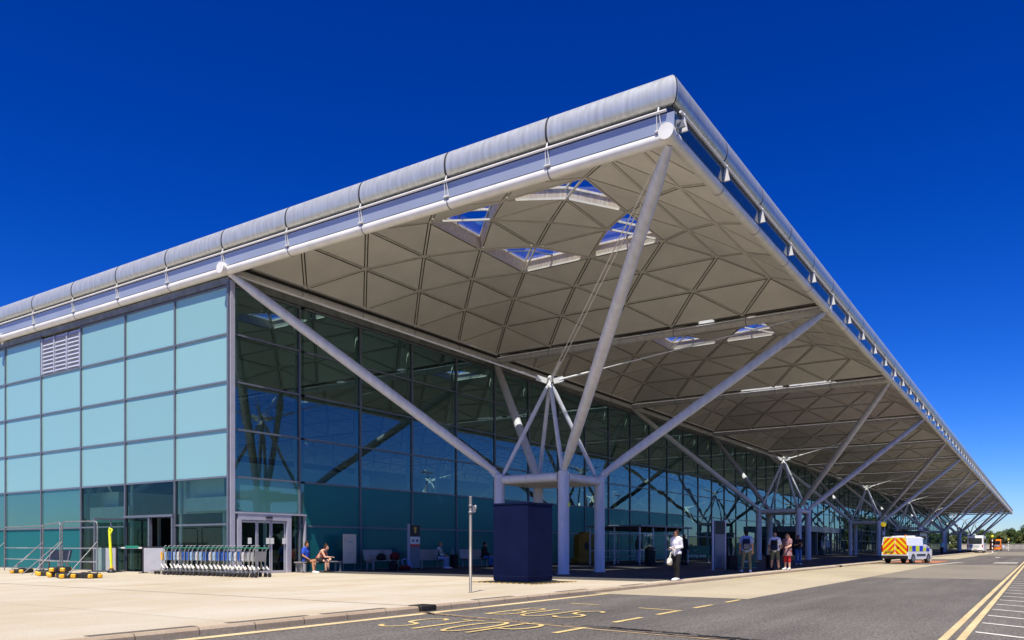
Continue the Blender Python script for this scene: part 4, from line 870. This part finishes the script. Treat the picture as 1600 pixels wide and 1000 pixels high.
# ------------------------------------------------------------------ luggage trolleys
def trolley(ad):
    t = thing('luggage_trolley','', 'luggage trolley', (0,0,0), 0, 'nested luggage trolleys')
    mb = MB()
    for s in (-1,1):
        mb.tube([(s*.26,-.30,1.02),(s*.26,-.22,.95),(s*.26,-.16,.30),(s*.24,.0,.17),(s*.17,.72,.14)],.016,6)
        mb.tube([(s*.26,-.17,.36),(s*.29,-.32,.22),(s*.30,-.35,.08)],.016,6)
    mb.tube([(-.26,-.19,.62),(.26,-.19,.62)],.012,6); mb.tube([(-.22,.1,.165),(.22,.1,.165)],.012,6); mb.tube([(-.19,.5,.15),(.19,.5,.15)],.012,6)
    mb.build('frame','chrome',t)
    MB().prism([(-.335,.27),(-.29,.25),(-.14,.42),(-.165,.43)],-.315,-.28,'x').build('rear_leg','white_steel',t)
    MB().prism([(-.335,.27),(-.29,.25),(-.14,.42),(-.165,.43)],.28,.315,'x').build('rear_leg','white_steel',t)
    MB().tube([(-.30,-.31,1.02),(.30,-.31,1.02)],.022,8).build('handle','green_plastic',t)
    m = MB()
    for s in (-1,1): m.tube([(s*.27,-.31,1.03),(s*.27,-.37,1.10),(s*.22,-.38,1.11)],.016,6)
    m.build('brake_lever','grey_board',t)
    MB().prism([(-.205,.56),(-.190,.56),(-.235,.90),(-.25,.90)],-.22,.22,'x').build('advert_panel',ad,t)
    m = MB(); m.prism([(-.19,.52),(-.02,.60),(-.02,.86),(-.18,.90)],-.24,-.225,'x'); m.prism([(-.19,.52),(-.02,.60),(-.02,.86),(-.18,.90)],.225,.24,'x'); m.box((-.224,-.03,.6),(.224,-.02,.84)); m.build('basket',ad,t)
    for x,y in ((-.30,-.36),(.30,-.36),(0,.70)): w = MB(); w.tube([(x-.025,y,.075),(x+.025,y,.075)],.075,12); w.build('wheel','rubber',t)
    return t
protos = {}
ads = ['grey_board','grey_board','white_ad','blue_ad','white_ad','sky_ad','blue_ad','blue_ad','blue_ad','sky_ad','white_ad','blue_ad','sky_ad','white_ad','sky_ad','blue_ad','blue_ad','white_ad','sky_ad','blue_ad','sky_ad','amber_ad']
ORDL = ['nearest the sliding door','2nd','3rd','4th','5th','6th','7th','8th','9th','10th','11th','12th','13th','14th','15th','16th','17th','18th','19th','20th','21st','22nd']
adn = {'grey_board':'blank grey','white_ad':'white','blue_ad':'blue','sky_ad':'pale blue','amber_ad':'amber'}
for k, ad in enumerate(ads):
    loc = (-1.0-.012*abs(k-9)+.02*math.sin(k*2.1), 14.95+.25*k, 0); rz = R(.6*math.sin(k*1.7))
    lab = ('luggage trolley with %s panel at the end of the row nearest the sliding door' % adn[ad]) if k == 0 else ('luggage trolley with %s panel, last in the row beside the silver screen' % adn[ad] if k == 21 else 'luggage trolley with %s panel, %s in the nested row from the sliding door' % (adn[ad], ORDL[k]))
    if ad not in protos: protos[ad] = trolley(ad); protos[ad].location = loc; protos[ad].rotation_euler = (0,0,rz); protos[ad]['label'] = lab
    else: dup(protos[ad], loc, rz, lab)
# silver screens beside the flank entrance
def screen(label, loc, rz, w):
    t = thing('barrier_screen', label, 'screen', loc, rz, 'silver waist-high screens'); mb = MB(); mb.box((-w/2+.05,-.02,.06),(w/2-.05,.02,1.02)); mb.build('panel','silver_board',t)
    m = MB()
    for s in (-1,1): m.box((s*w/2-.03,-.03,0),(s*w/2+.03,.03,1.06)); m.box((s*w/2-.05,-.2,0),(s*w/2+.05,.2,.03))
    m.box((-w/2+.031,-.028,1.03),(w/2-.031,.028,1.08)); m.build('frame','black',t); return t
screen('silver waist-high screen right of the open entrance, next to the trolleys', (-.7,21.65,0), R(-75), 1.15)
screen('silver waist-high screen left of the open entrance, by the yellow post', (-.8,25.1,0), R(-75), 1.3)
# yellow folded barrier post
t = thing('barrier_post','tall fluorescent yellow padded post leaning by the entrance','post',(-1.25,23.8,0),.2)
mb = MB(); mb.tube([(0,0,.16),(.0,.03,.7),(.02,.10,1.3),(.02,.14,1.78)],[.045,.06,.055,.05],10); mb.build('padded_sleeve','hivis',t); mb = MB(); mb.tube([(.02,.10,1.55),(.02,-.02,1.78),(.02,.14,1.82)],.04,8); mb.build('hook','hivis',t)
MB().lathe([(.16,0),(.16,.06),(.07,.16)],(0,0,0),12).build('base','black',t); MB().lathe([(.085,.16),(.085,.24)],(0,0,0),10).build('collar','yellow_cap',t)
# temporary barrier frames and ballast blocks at the left
def barrier(label, p, q, h):
    p, q = Vector((*p,0)), Vector((*q,0)); d = q-p; L = d.length; t = thing('crowd_barrier', label, 'barrier', p, math.atan2(d.y,d.x), 'temporary tubular barriers')
    mb = MB(); mb.tube([(0,0,.05),(0,0,h-.12),(.04,0,h-.03),(.12,0,h),(L-.12,0,h),(L-.04,0,h-.03),(L,0,h-.12),(L,0,.05)],.022,8); mb.build('frame','galv',t)
    m = MB(); m.tube([(0.0,0,1.25),(0,1.15,.12)],.015,6); m.build('brace','galv',t); m = MB(); m.tube([(L,0,1.25),(L,1.15,.12)],.015,6); m.build('brace','galv',t)
    for z in (.55,1.02): k = MB(); k.box((-.15,-.045,z-.018),(L+.15,-.03,z+.018)); k.build('rail','tape',t)
barrier('galvanised tube barrier frame, nearest to the open entrance', (-4.46,19.06), (-4.78,20.75), 1.95)
barrier('galvanised tube barrier frame in the middle of the left group', (-4.80,20.85), (-3.4,24.9), 1.93)
barrier('galvanised tube barrier frame furthest left in the picture', (-3.3,25.1), (-2.9,29.2), 1.9)
def ballast(label, loc, rz):
    t = thing('ballast_block', label, 'ballast block', loc, rz, 'black rubber ballast blocks'); mb = MB(); mb.bbox((-.55,-.24,.0),(.55,.24,.17),.03); mb.box((-.2,-.06,.171),(.2,.06,.20)); mb.build('block','rubber',t)
    for x in (-.56,.56):
        for y in (-.17,.17): c = MB(); c.bbox((x-.05,y-.08,.01),(x+.05,y+.08,.15),.03); c.build('corner_cap','yellow_cap',t)
for lab, loc, rz in (('black block with yellow caps at the foot of the nearest barrier tube',(-4.75,19.25,0),1.6),('black yellow-capped block just left of the nearest barrier tube',(-5.1,19.9,0),1.2),
    ('black yellow-capped block stacked on another under the braces',(-4.6,21.2,.18),.9),('black yellow-capped block under the stacked one',(-4.65,21.25,0),.9),('black yellow-capped block in the middle of the barrier feet',(-4.2,22.7,0),.7),
    ('black yellow-capped block tilted against its neighbour under the left brace',(-3.9,23.9,.0),1.1),('leftmost black yellow-capped block on the forecourt',(-3.4,26.6,0),.8)): ballast(lab, loc, rz)
# ------------------------------------------------------------------ things in the shade under the canopy
t = thing('vending_machine','ochre yellow machine with rounded top and dark oval opening','machine',(25.3,16.2,.004),R(-25))
mb = MB(); pr_ = [(-.62,.35),(.62,.35),(.62,1.55)]+[(.62-.25+.25*math.cos(R(a)),1.60+.25*math.sin(R(a))) for a in (0,30,60,90)]+[(-.37+.25*math.cos(R(a)),1.60+.25*math.sin(R(a))) for a in (90,120,150,180)]; mb.prism(pr_,-.3,.3,'y'); mb.build('cabinet','ochre',t)
mb = MB(); mb.prism([(.17*math.cos(R(a))-.05,1.08+.27*math.sin(R(a))) for a in range(0,360,20)],-.315,-.301,'y'); mb.build('opening','black',t); mb = MB(); mb.bbox((-.8,-.55,0),(.7,.4,.349),.08); mb.build('base','ochre',t); mb=MB(); mb.box((-.3,-.31,1.86),(.25,.2,1.98)); mb.build('top_sign','ochre',t)
t = thing('shelter','glazed smoking shelter with a flat grey canopy roof on slim posts','shelter',(22.7,11.2,.004))
MB().bbox((-.2,-.2,2.20),(7.8,3.4,2.31),.03).build('roof','frame',t)
for x,y in ((0,0),(1.9,0),(3.8,0),(5.7,0),(7.5,0),(0,3.2),(0,1.6),(3.8,3.2),(7.5,3.2)): MB().box((x-.035,y-.035,0),(x+.035,y+.035,2.199)).build('post','frame_silver',t)
for k in range(11): MB().box((.3+.68*k,.3,2.02),(.36+.68*k,3.0,2.198)).build('rafter','black',t)
for x0 in (.05,3.85,5.75):
    m = MB(); m.box((x0,-.02,.80),(x0+1.8,.02,.85)); m.box((x0,-.02,1.80),(x0+1.8,.02,1.84)); o = m.build('glazed_side','frame_silver',t); MB().poly([(x0,0,.85),(x0+1.8,0,.85),(x0+1.8,0,1.8),(x0,0,1.8)]).build('pane','glass_screen',o)
for y0 in (.05,1.65):
    m = MB(); m.box((-.02,y0,.80),(.02,y0+1.5,.85)); m.box((-.02,y0,1.80),(.02,y0+1.5,1.84)); o = m.build('glazed_side','frame_silver',t); MB().poly([(0,y0,.85),(0,y0+1.5,.85),(0,y0+1.5,1.8),(0,y0,1.8)][::-1]).build('pane','glass_screen',o)
MB().box((.8,3.1,1.25),(1.5,3.14,1.60)).build('green_notice','sign_green',t); MB().box((5.2,3.1,1.25),(5.8,3.14,1.60)).build('green_notice','sign_green',t)
MB().bbox((.5,2.5,.4),(7,2.9,.45),.01).build('perch_rail','bench_metal',t)
person('person in pale blue trousers half hidden behind the smoking shelter glass', (25.6,12.6,.004), face(-.3,-1), skin='skin_tan', hair='hair_black', top='black_cloth', sleeve=1.9, bottom='sky_ad', leg=.97)
def bin_(label, loc):
    t = thing('litter_bin', label, 'bin', loc, 0); MB().lathe([(.27,0),(.29,.05),(.29,.80),(.30,.82)],(0,0,0),18).build('drum','black',t); MB().lathe([(.305,.821),(.31,.90),(.20,1.02),(.05,1.05)],(0,0,0),18).build('lid','black',t); m=MB(); m.box((-.18,-.315,.84),(.18,-.25,.90)); m.build('slot','bench_metal',t)
bin_('black round litter bin in front of the smoking shelter', (21.9,10.2,.004))
# green smoking area sign board
t = thing('smoking_sign','dark green sign board with white tick reading Smoking area','sign',(31.0,11.0,.004),R(-62))
MB().box((-.92,-.03,.28),(.92,.03,1.12)).build('panel','sign_green',t)
m = MB()
for x in (-.85,.85): m.box((x-.03,.031,0),(x+.03,.07,1.12)); m.box((x-.04,-.25,0),(x+.04,.25,.03))
m.build('stand','galv',t)
link('lettering', text_mesh('Smoking area', .25), t, (0,-.036,.46)).rotation_euler = (R(90),0,0); kids(t)[-1].data.materials.append(M['sign_white'])
m = MB(); m.bar((-.16,-.034,.86),(-.02,-.034,.74),.008,.05,0,(0,1,0)); m.bar((-.035,-.036,.735),(.24,-.036,.98),.008,.05,0,(0,1,0)); m.build('tick','sign_white',t)
# tall totem with litter bin
t = thing('information_totem','tall grey information totem between the woman and the man with the backpack','sign',(15.3,4.0,.004),R(-28))
mb = MB(); mb.bbox((-.30,-.07,.1),(.30,.07,2.22),.02); mb.build('panel','frame',t); MB().box((-.28,-.083,1.62),(.28,-.071,2.19)).build('screen','sign_black',t)
for x in (-.36,.36): MB().tube([(x,0,0),(x,0,2.26)],.05,12).build('post','frame_silver',t)
MB().box((-.7,-.25,0),(.55,.25,.03)).build('base','frame',t)
suitcase('small black wheeled suitcase standing before the tall grey totem', (15.3,3.4,.004), R(-40), 'black_cloth')
t = thing('smoking_sign','narrow dark green board behind the man with the grey backpack','sign',(19.5,4.1,.004),R(-50)); MB().box((-.5,-.03,.05),(.5,.03,1.25)).build('panel','sign_green',t); MB().box((-.52,-.2,0),(.52,.2,.049)).build('stand','galv',t)
MB().box((-.2,-.036,.30),(.2,-.031,.36)).build('notice','sign_white',t)
# dark kiosk far along, left of the white bus
t = thing('ticket_kiosk','dark grey ticket kiosk beside the pedestrian in blue','kiosk',(88,4.2,.004)); MB().bbox((0,0,0),(7,2.6,2.75),.05).build('cabin','frame',t); MB().box((-.02,.4,1.25),(-.001,2.2,2.35)).build('window','car_glass',t); MB().box((.5,-.02,1.2),(5.5,-.001,2.3)).build('window','car_glass',t); MB().box((-.2,-.3,2.751),(7.2,2.8,2.9)).build('roof','black',t)
# ------------------------------------------------------------------ vehicles
def wheel(t, x, y, r=.33, w=.21):
    s = 1 if y > 0 else -1; m = MB(); m.tube([(x,y-w/2,r),(x,y-w/2+.03,r),(x,y+w/2-.03,r),(x,y+w/2,r)],[r*.93,r,r,r*.93],20); o = m.build('wheel','rubber',t)
    m = MB(); m.tube([(x,y+s*w/2,r),(x,y+s*(w/2+.012),r)],[r*.64,r*.60],16); m.tube([(x,y+s*(w/2+.012),r),(x,y+s*(w/2+.02),r)],[r*.2,r*.16],10); m.build('rim','chrome',o)
def loft(st, hw_low, hw_top):
    """st: stations (x, z_bottom, z_belt, z_top, squeeze); returns a closed body shell"""
    mb = MB(); vs = []; n = 8
    for x, zb, zm, zt, q in st:
        a, b = hw_low*q, hw_top*q; r = .07
        vs += [(x,-a,zb),(x,-a,zm),(x,-b-.0,zt-r),(x,-b+r,zt),(x,b-r,zt),(x,b,zt-r),(x,a,zm),(x,a,zb)]
    fs = []
    for i in range(len(st)-1):
        for k in range(n): fs.append((i*n+k,(i+1)*n+k,(i+1)*n+(k+1)%n,i*n+(k+1)%n))
    mb.add(vs, fs, 0, False); m = len(st)-1; mb.add(vs[:n],[tuple(range(n))]); mb.add(vs[m*n:],[tuple(range(n-1,-1,-1))]); return mb
t = thing('police_van','white van with red and yellow chevrons on its rear and blue-yellow chequered side','van',(40.3,.35,RZ+.005),R(-14.5))
def archz(x, c): d = abs(x-c); return .30 if d > .40 else .30 + .36*math.sqrt(max(0,1-(d/.40)**2))
xs_ = sorted(set([0.0,.04,.30,.42,.50,.6,.7,.82,.94,1.04,1.14,1.22,1.4,1.9,2.4,2.85,3.0,3.10,3.2,3.32,3.44,3.56,3.66,3.76,3.84,4.0,4.2,4.32]))
st = []
for x in xs_:
    zb = max(archz(x,.82), archz(x,3.44)); zm = 1.22 if x < 3.0 else 1.22-.12*(x-3.0); zt = 1.82 if x < 2.55 else (1.82-.06*(x-2.55)/.3 if x < 2.85 else max(1.10, 1.76-.80*(x-2.85)) if x < 3.7 else 1.08-.12*(x-3.7))
    if x == 0.0: zb = .32
    q = 1.0 if x < 3.8 else 1-.10*((x-3.8)/.52)**2
    if x == 0: q = .985
    st.append((x, zb, min(zm, zt-.10), zt, q))
loft(st, .895, .80).build('body','white',t)
m = MB(); m.poly([(-.006,-.80,.62),(-.006,.80,.62),(-.006,.80,1.24),(-.006,.70,1.75),(-.006,-.70,1.75),(-.006,-.80,1.24)][::-1]); m.poly([(-.006+.0,-.80,.62)]*3) if False else None
m.build('rear_door','chevron',t)
m = MB(); m.bbox((-.08,-.88,.30),(.10,.88,.55),.05); m.build('bumper','black',t); m = MB(); m.bbox((4.1,-.82,.28),(4.40,.82,.50),.08); m.build('bumper','black',t)
MB().box((-.018,.12,.74),(-.007,.66,.87)).build('number_plate','plate',t); MB().box((-.012,.08,.72),(-.0065,.72,.74)).build('plate_trim','black',t); MB().box((-.02,-.03,.62),(-.007,-.01,1.74)).build('door_gap','white',t)
MB().box((-.04,-.28,1.06),(-.007,-.16,1.12)).build('door_handle','black',t)
for s in (-1,1):
    m = MB(); m.bbox((-.02,s*.84-.05,.80),(.06,s*.84+.05,1.25),.02); m.build('tail_light','red_lens',t); wheel(t,.82,s*.80); wheel(t,3.44,s*.80)
    k = MB()
    for i, mi in enumerate((1,0,1,0,1,0)):
        x0 = [.10,.62,1.22,1.85,2.45,3.0][i]; x1 = [.62,1.22,1.85,2.45,3.0,3.6][i]; z0 = .82 if i else .84; p = [(x0,s*.900,z0),(x1,s*.900,z0),(x1,s*.900,1.20-(.03*i if i>3 else 0)),(x0,s*.900,1.20-(.03*i if i>3 else 0))]
        k.poly(p if s < 0 else p[::-1], mi)
    k.build('side_check',['police_blue','police_yellow'],t)
    k = MB(); p = [(2.50,s*.876,1.28),(3.25,s*.865,1.25),(2.98,s*.822,1.62),(2.62,s*.815,1.70)]; p = [(x,y*1.012,z) for x,y,z in p]; k.poly(p if s < 0 else p[::-1]); k.build('side_window','car_glass',t)
    MB().bbox((3.05,min(s*.93,s*1.08),1.22),(3.2,max(s*.93,s*1.08),1.42),.03).build('mirror','black',t); MB().box((1.4,min(s*.897,s*.915),.52),(2.9,max(s*.897,s*.915),.64)).build('rub_strip','black',t)
    MB().box((.25,min(s*.899,s*.906),1.05),(1.05,max(s*.899,s*.906),1.075)).build('door_rail','black',t)
m = MB(); m.poly([(2.87,-.70,1.75),(2.87,.70,1.75),(3.65,.78,1.13),(3.65,-.78,1.13)]); m.v = [(x+.015,y,z+.02) for x,y,z in m.v]; m.build('windscreen','car_glass',t)
m = MB(); m.bbox((1.7,-.6,1.835),(1.95,.6,1.90),.02); m.build('light_bar','white',t); MB().lathe([(.06,0),(.06,.10),(.03,.13)],(.9,-.35,1.82),10).build('beacon','orange',t); MB().bbox((.05,-.25,1.822),(.35,.25,1.87),.02).build('roof_pod','white',t)
def bus(label, loc, rz, m, Hb, two=False, L=11.5):
    t = thing('bus', label, 'bus', loc, rz, 'buses at the far stands'); W_ = 1.25; st = [(0,.42,1.2,Hb-.35,.93),(.06,.36,1.2,Hb-.12,.98),(.25,.34,1.2,Hb,1)]
    for c in (2.6, 8.6): st += [(c-.55,.34,1.2,Hb,1),(c-.45,.80,1.2,Hb,1),(c+.45,.80,1.2,Hb,1),(c+.55,.34,1.2,Hb,1)]
    st += [(L-.2,.34,1.2,Hb,1),(L,.42,1.2,Hb-.2,.95)]; loft(st, W_, W_-.05).build('body',m,t)
    zs = (1.55, Hb-.42)
    for y0,y1 in (((-1.0,1.0),) if not two else ((-1.02,-.06),(.06,1.02))):
        k = MB(); k.prism([(y0+.08,zs[0]),(y1-.08,zs[0]),(y1,zs[0]+.12),(y1,zs[1]),(y0,zs[1]),(y0,zs[0]+.12)],-.03,.10,'x'); k.build('rear_window','car_glass',t)
    if two: MB().box((-.05,-.04,.5),(.06,.04,Hb-.4)).build('door_gap','black',t)
    for s in (-1,1):
        k = MB(); k.bbox((-.03,s*1.06-.08,.95),(.08,s*1.06+.08,1.40),.02); k.build('tail_light','red_lens',t); k = MB(); k.box((.6,min(s*1.212,s*1.235),1.45),(L-.7,max(s*1.212,s*1.235),Hb-.5)); k.build('side_window','car_glass',t)
        for c in (2.6,8.6): wheel(t,c,s*1.08,.48,.28)
        MB().bbox((L-.3,min(s*1.3,s*1.45),1.9),(L-.1,max(s*1.3,s*1.45),2.4),.03).build('mirror','black',t)
    MB().box((-.02,-.26,.60),(.0,.26,.72)).build('number_plate','plate',t); m2 = MB(); m2.bbox((-.06,-1.15,.28),(.12,1.15,.50),.04); m2.build('bumper','black' if not two else 'orange',t)
    m2 = MB()
    for k in range(5): m2.box((-.012,-.6,.95+.08*k),(.0,.55,.975+.08*k))
    m2.build('engine_grille','grey_board',t); return t
b1 = bus('white single-deck bus seen from behind at the far kerb', (137.5,1.4,RZ+.005), R(.8), 'white', 2.95); MB().box((-.022,.35,.85),(-.013,.85,1.45)).build('advert','bus_print',b1)
b2 = bus('orange bus with split rear window beyond the white bus', (214,1.6,RZ+.005), R(.5), 'orange', 2.85, True); MB().box((-.022,-.9,1.1),(-.013,.8,1.4)).build('advert','sky_ad',b2)
t = thing('white_car','white car parked beyond the orange bus','car',(262,2.6,RZ+.005),R(-12))
loft([(0,.4,.7,1.0,.95),(.1,.28,.75,1.05,1),(.5,.28,.85,1.42,1),(2.2,.28,.9,1.46,1),(3.1,.28,.85,1.05,1),(4.1,.3,.7,.85,.93)],.88,.68).build('body','white',t)
for s in (-1,1): wheel(t,.8,s*.78,.31,.2); wheel(t,3.3,s*.78,.31,.2); MB().box((-.02,s*.7-.1,.65),(.1,s*.7+.1,.85)).build('tail_light','red_lens',t)
MB().poly([(.12,-.6,1.0),(.12,.6,1.0),(.46,.55,1.38),(.46,-.55,1.38)][::-1]).build('rear_window','car_glass',t)
# ------------------------------------------------------------------ crossing beacons and far things
def beacon(label, loc):
    t = thing('crossing_beacon', label, 'beacon', loc, 0, 'banded crossing beacons'); MB().lathe([(.09,0),(.09,.05),(.05,.06),(.05,2.42)],(0,0,0),14).build('pole','bands',t); MB().lathe([(.075,2.42),(.09,2.46),(.09,2.52)],(0,0,0),14).build('collar','black',t)
    m = MB(); m.ball((0,0,2.70),.19,16); m.build('globe','globe',t)
beacon('black and white banded crossing beacon with amber globe behind the police van', (44.9,1.75,0)); beacon('banded crossing beacon by the orange bus', (126.3,-1.6,RZ)); beacon('far banded crossing beacon alone before the low wall', (200.8,-1.6,RZ))
t = thing('kerb_block','small cream painted kerb block on the road beyond the police van','kerb block',(45.3,-1.05,RZ),R(20)); MB().bbox((-.35,-.25,0),(.35,.25,.28),.06).build('block','cream_block',t); MB().box((-.36,-.1,.10),(-.351,.1,.2)).build('reflector','white',t)
t = thing('parapet','low concrete parapet wall closing the far end of the road','wall',(331,6.2,RZ)); 
dx, dy = 11.1, -16.9; Lp = math.hypot(dx,dy); t.rotation_euler = (0,0,math.atan2(dy,dx)); MB().box((-14,-.2,0),(60,.2,1.75)).build('wall_face','stone',t); MB().box((-14,-.28,1.751),(60,.28,1.95)).build('coping','stone',t)
# lamp masts across the road, mirrored in the glass
def lamp(label, loc):
    t = thing('lamp_mast', label, 'lamp', loc, .5, 'car park lamp masts'); MB().lathe([(.16,0),(.14,2),(.07,13.4)],(0,0,0),10).build('mast','galv',t)
    for a in (-.9,-.3,.3,.9): m = MB(); m.bbox((a-.25,-.2,13.45),(a+.25,.2,13.62),.03); m.build('lamp_head','frame_silver',t)
    MB().box((-1.1,-.03,13.38),(1.1,.03,13.445)).build('cross_arm','galv',t)
lamp('tall multi-head lamp mast in the car park, mirrored in the nearer glass', (82,-40,RZ)); lamp('tall multi-head lamp mast mirrored further along the glass', (153,-40,RZ))
# ------------------------------------------------------------------ trees
def tree_mesh(seed, h, wr, n, leaf):
    rnd = random.Random(seed); tr = MB(); cr = MB(); th = h*.35
    tr.tube([(0,0,-.2),(.05,0,th*.5),(.1,.05,th),(.05,.1,h*.75)],[.26,.2,.16,.05],8); cl = []
    for k in range(12):
        a = rnd.uniform(0,6.28); q = rnd.uniform(.15,.85); z = h*rnd.uniform(.28,.9); e = (math.cos(a)*wr*q, math.sin(a)*wr*q, z); tr.tube([(.08,.05,min(z*.7,h*.6)),(e[0]*.5,e[1]*.5,z*.85),e],[.09,.06,.02],5); cl.append((Vector(e), wr*rnd.uniform(.28,.5)))
    for k in range(5): cl.append((Vector((rnd.uniform(-.2,.2)*wr,rnd.uniform(-.2,.2)*wr,h*rnd.uniform(.7,.95))), wr*.4))
    for k in range(6): cl.append((Vector((rnd.uniform(-.7,.7)*wr,rnd.uniform(-.7,.7)*wr,h*rnd.uniform(.12,.3))), wr*.38))
    for k in range(n):
        c, r = cl[rnd.randrange(len(cl))]; d = Vector((rnd.gauss(0,1),rnd.gauss(0,1),rnd.gauss(0,.8))).normalized(); p = c + d*r*rnd.uniform(.45,1.08)
        u = Vector((rnd.gauss(0,1),rnd.gauss(0,1),rnd.gauss(0,1))).normalized(); v = u.cross(d+Vector((.01,0,0))).normalized(); u = v.cross(d*.6+Vector((0,0,.5))).normalized(); s = leaf*rnd.uniform(.6,1.4)
        cr.poly([p-u*s, p+v*s*.6, p+u*s*1.1, p-v*s*.6])
    return tr.mesh('trunk','bark'), cr
tm_ = []
for i,(h,w_,lf) in enumerate(((9.5,4.2,'leaf1'),(8.2,4.6,'leaf2'),(11,5.0,'leaf3'))):
    tr_, cr_ = tree_mesh(20+i, h, w_, 5200, .40); tm_.append((tr_, cr_.mesh('crown', lf)))
def tree(k, loc, s, label, group, rz=0):
    t = thing('tree', label, 'tree', loc, rz, group); t.scale = (s,)*3; link('trunk', tm_[k][0], t); link('crown', tm_[k][1], t); return t
rnd = random.Random(5)
names = ['bright green','olive green','dark green']; sz = ['first','second','third','fourth','fifth','sixth','seventh','eighth','ninth','tenth','eleventh','twelfth','thirteenth','fourteenth','fifteenth','sixteenth','seventeenth','eighteenth','nineteenth','twentieth','twenty-first','twenty-second','twenty-third','twenty-fourth','twenty-fifth','twenty-sixth']
for i in range(20):
    f_ = i/19; x = 366 + 9*rnd.uniform(-1,1) - 10*f_; y = 34 - 60*f_; k = (i*7+1) % 3
    tree(k, (x,y,RZ-.02), (.66 if i < 9 else .66+.05*(i-8))*rnd.uniform(.9,1.12), '%s tree in the belt beyond the parapet, %s from the left' % (names[k], sz[i]), 'trees beyond the far parapet', i*1.3)
for i in range(26):
    k = (i*5+2) % 3
    tree(k, (30+12*i+rnd.uniform(-3,3), -118+rnd.uniform(-6,6), RZ-.02), rnd.uniform(.95,1.25), '%s tree across the car park mirrored in the glass, %s from the camera end' % (names[k], sz[i]), 'trees across the car park', i*2.1)
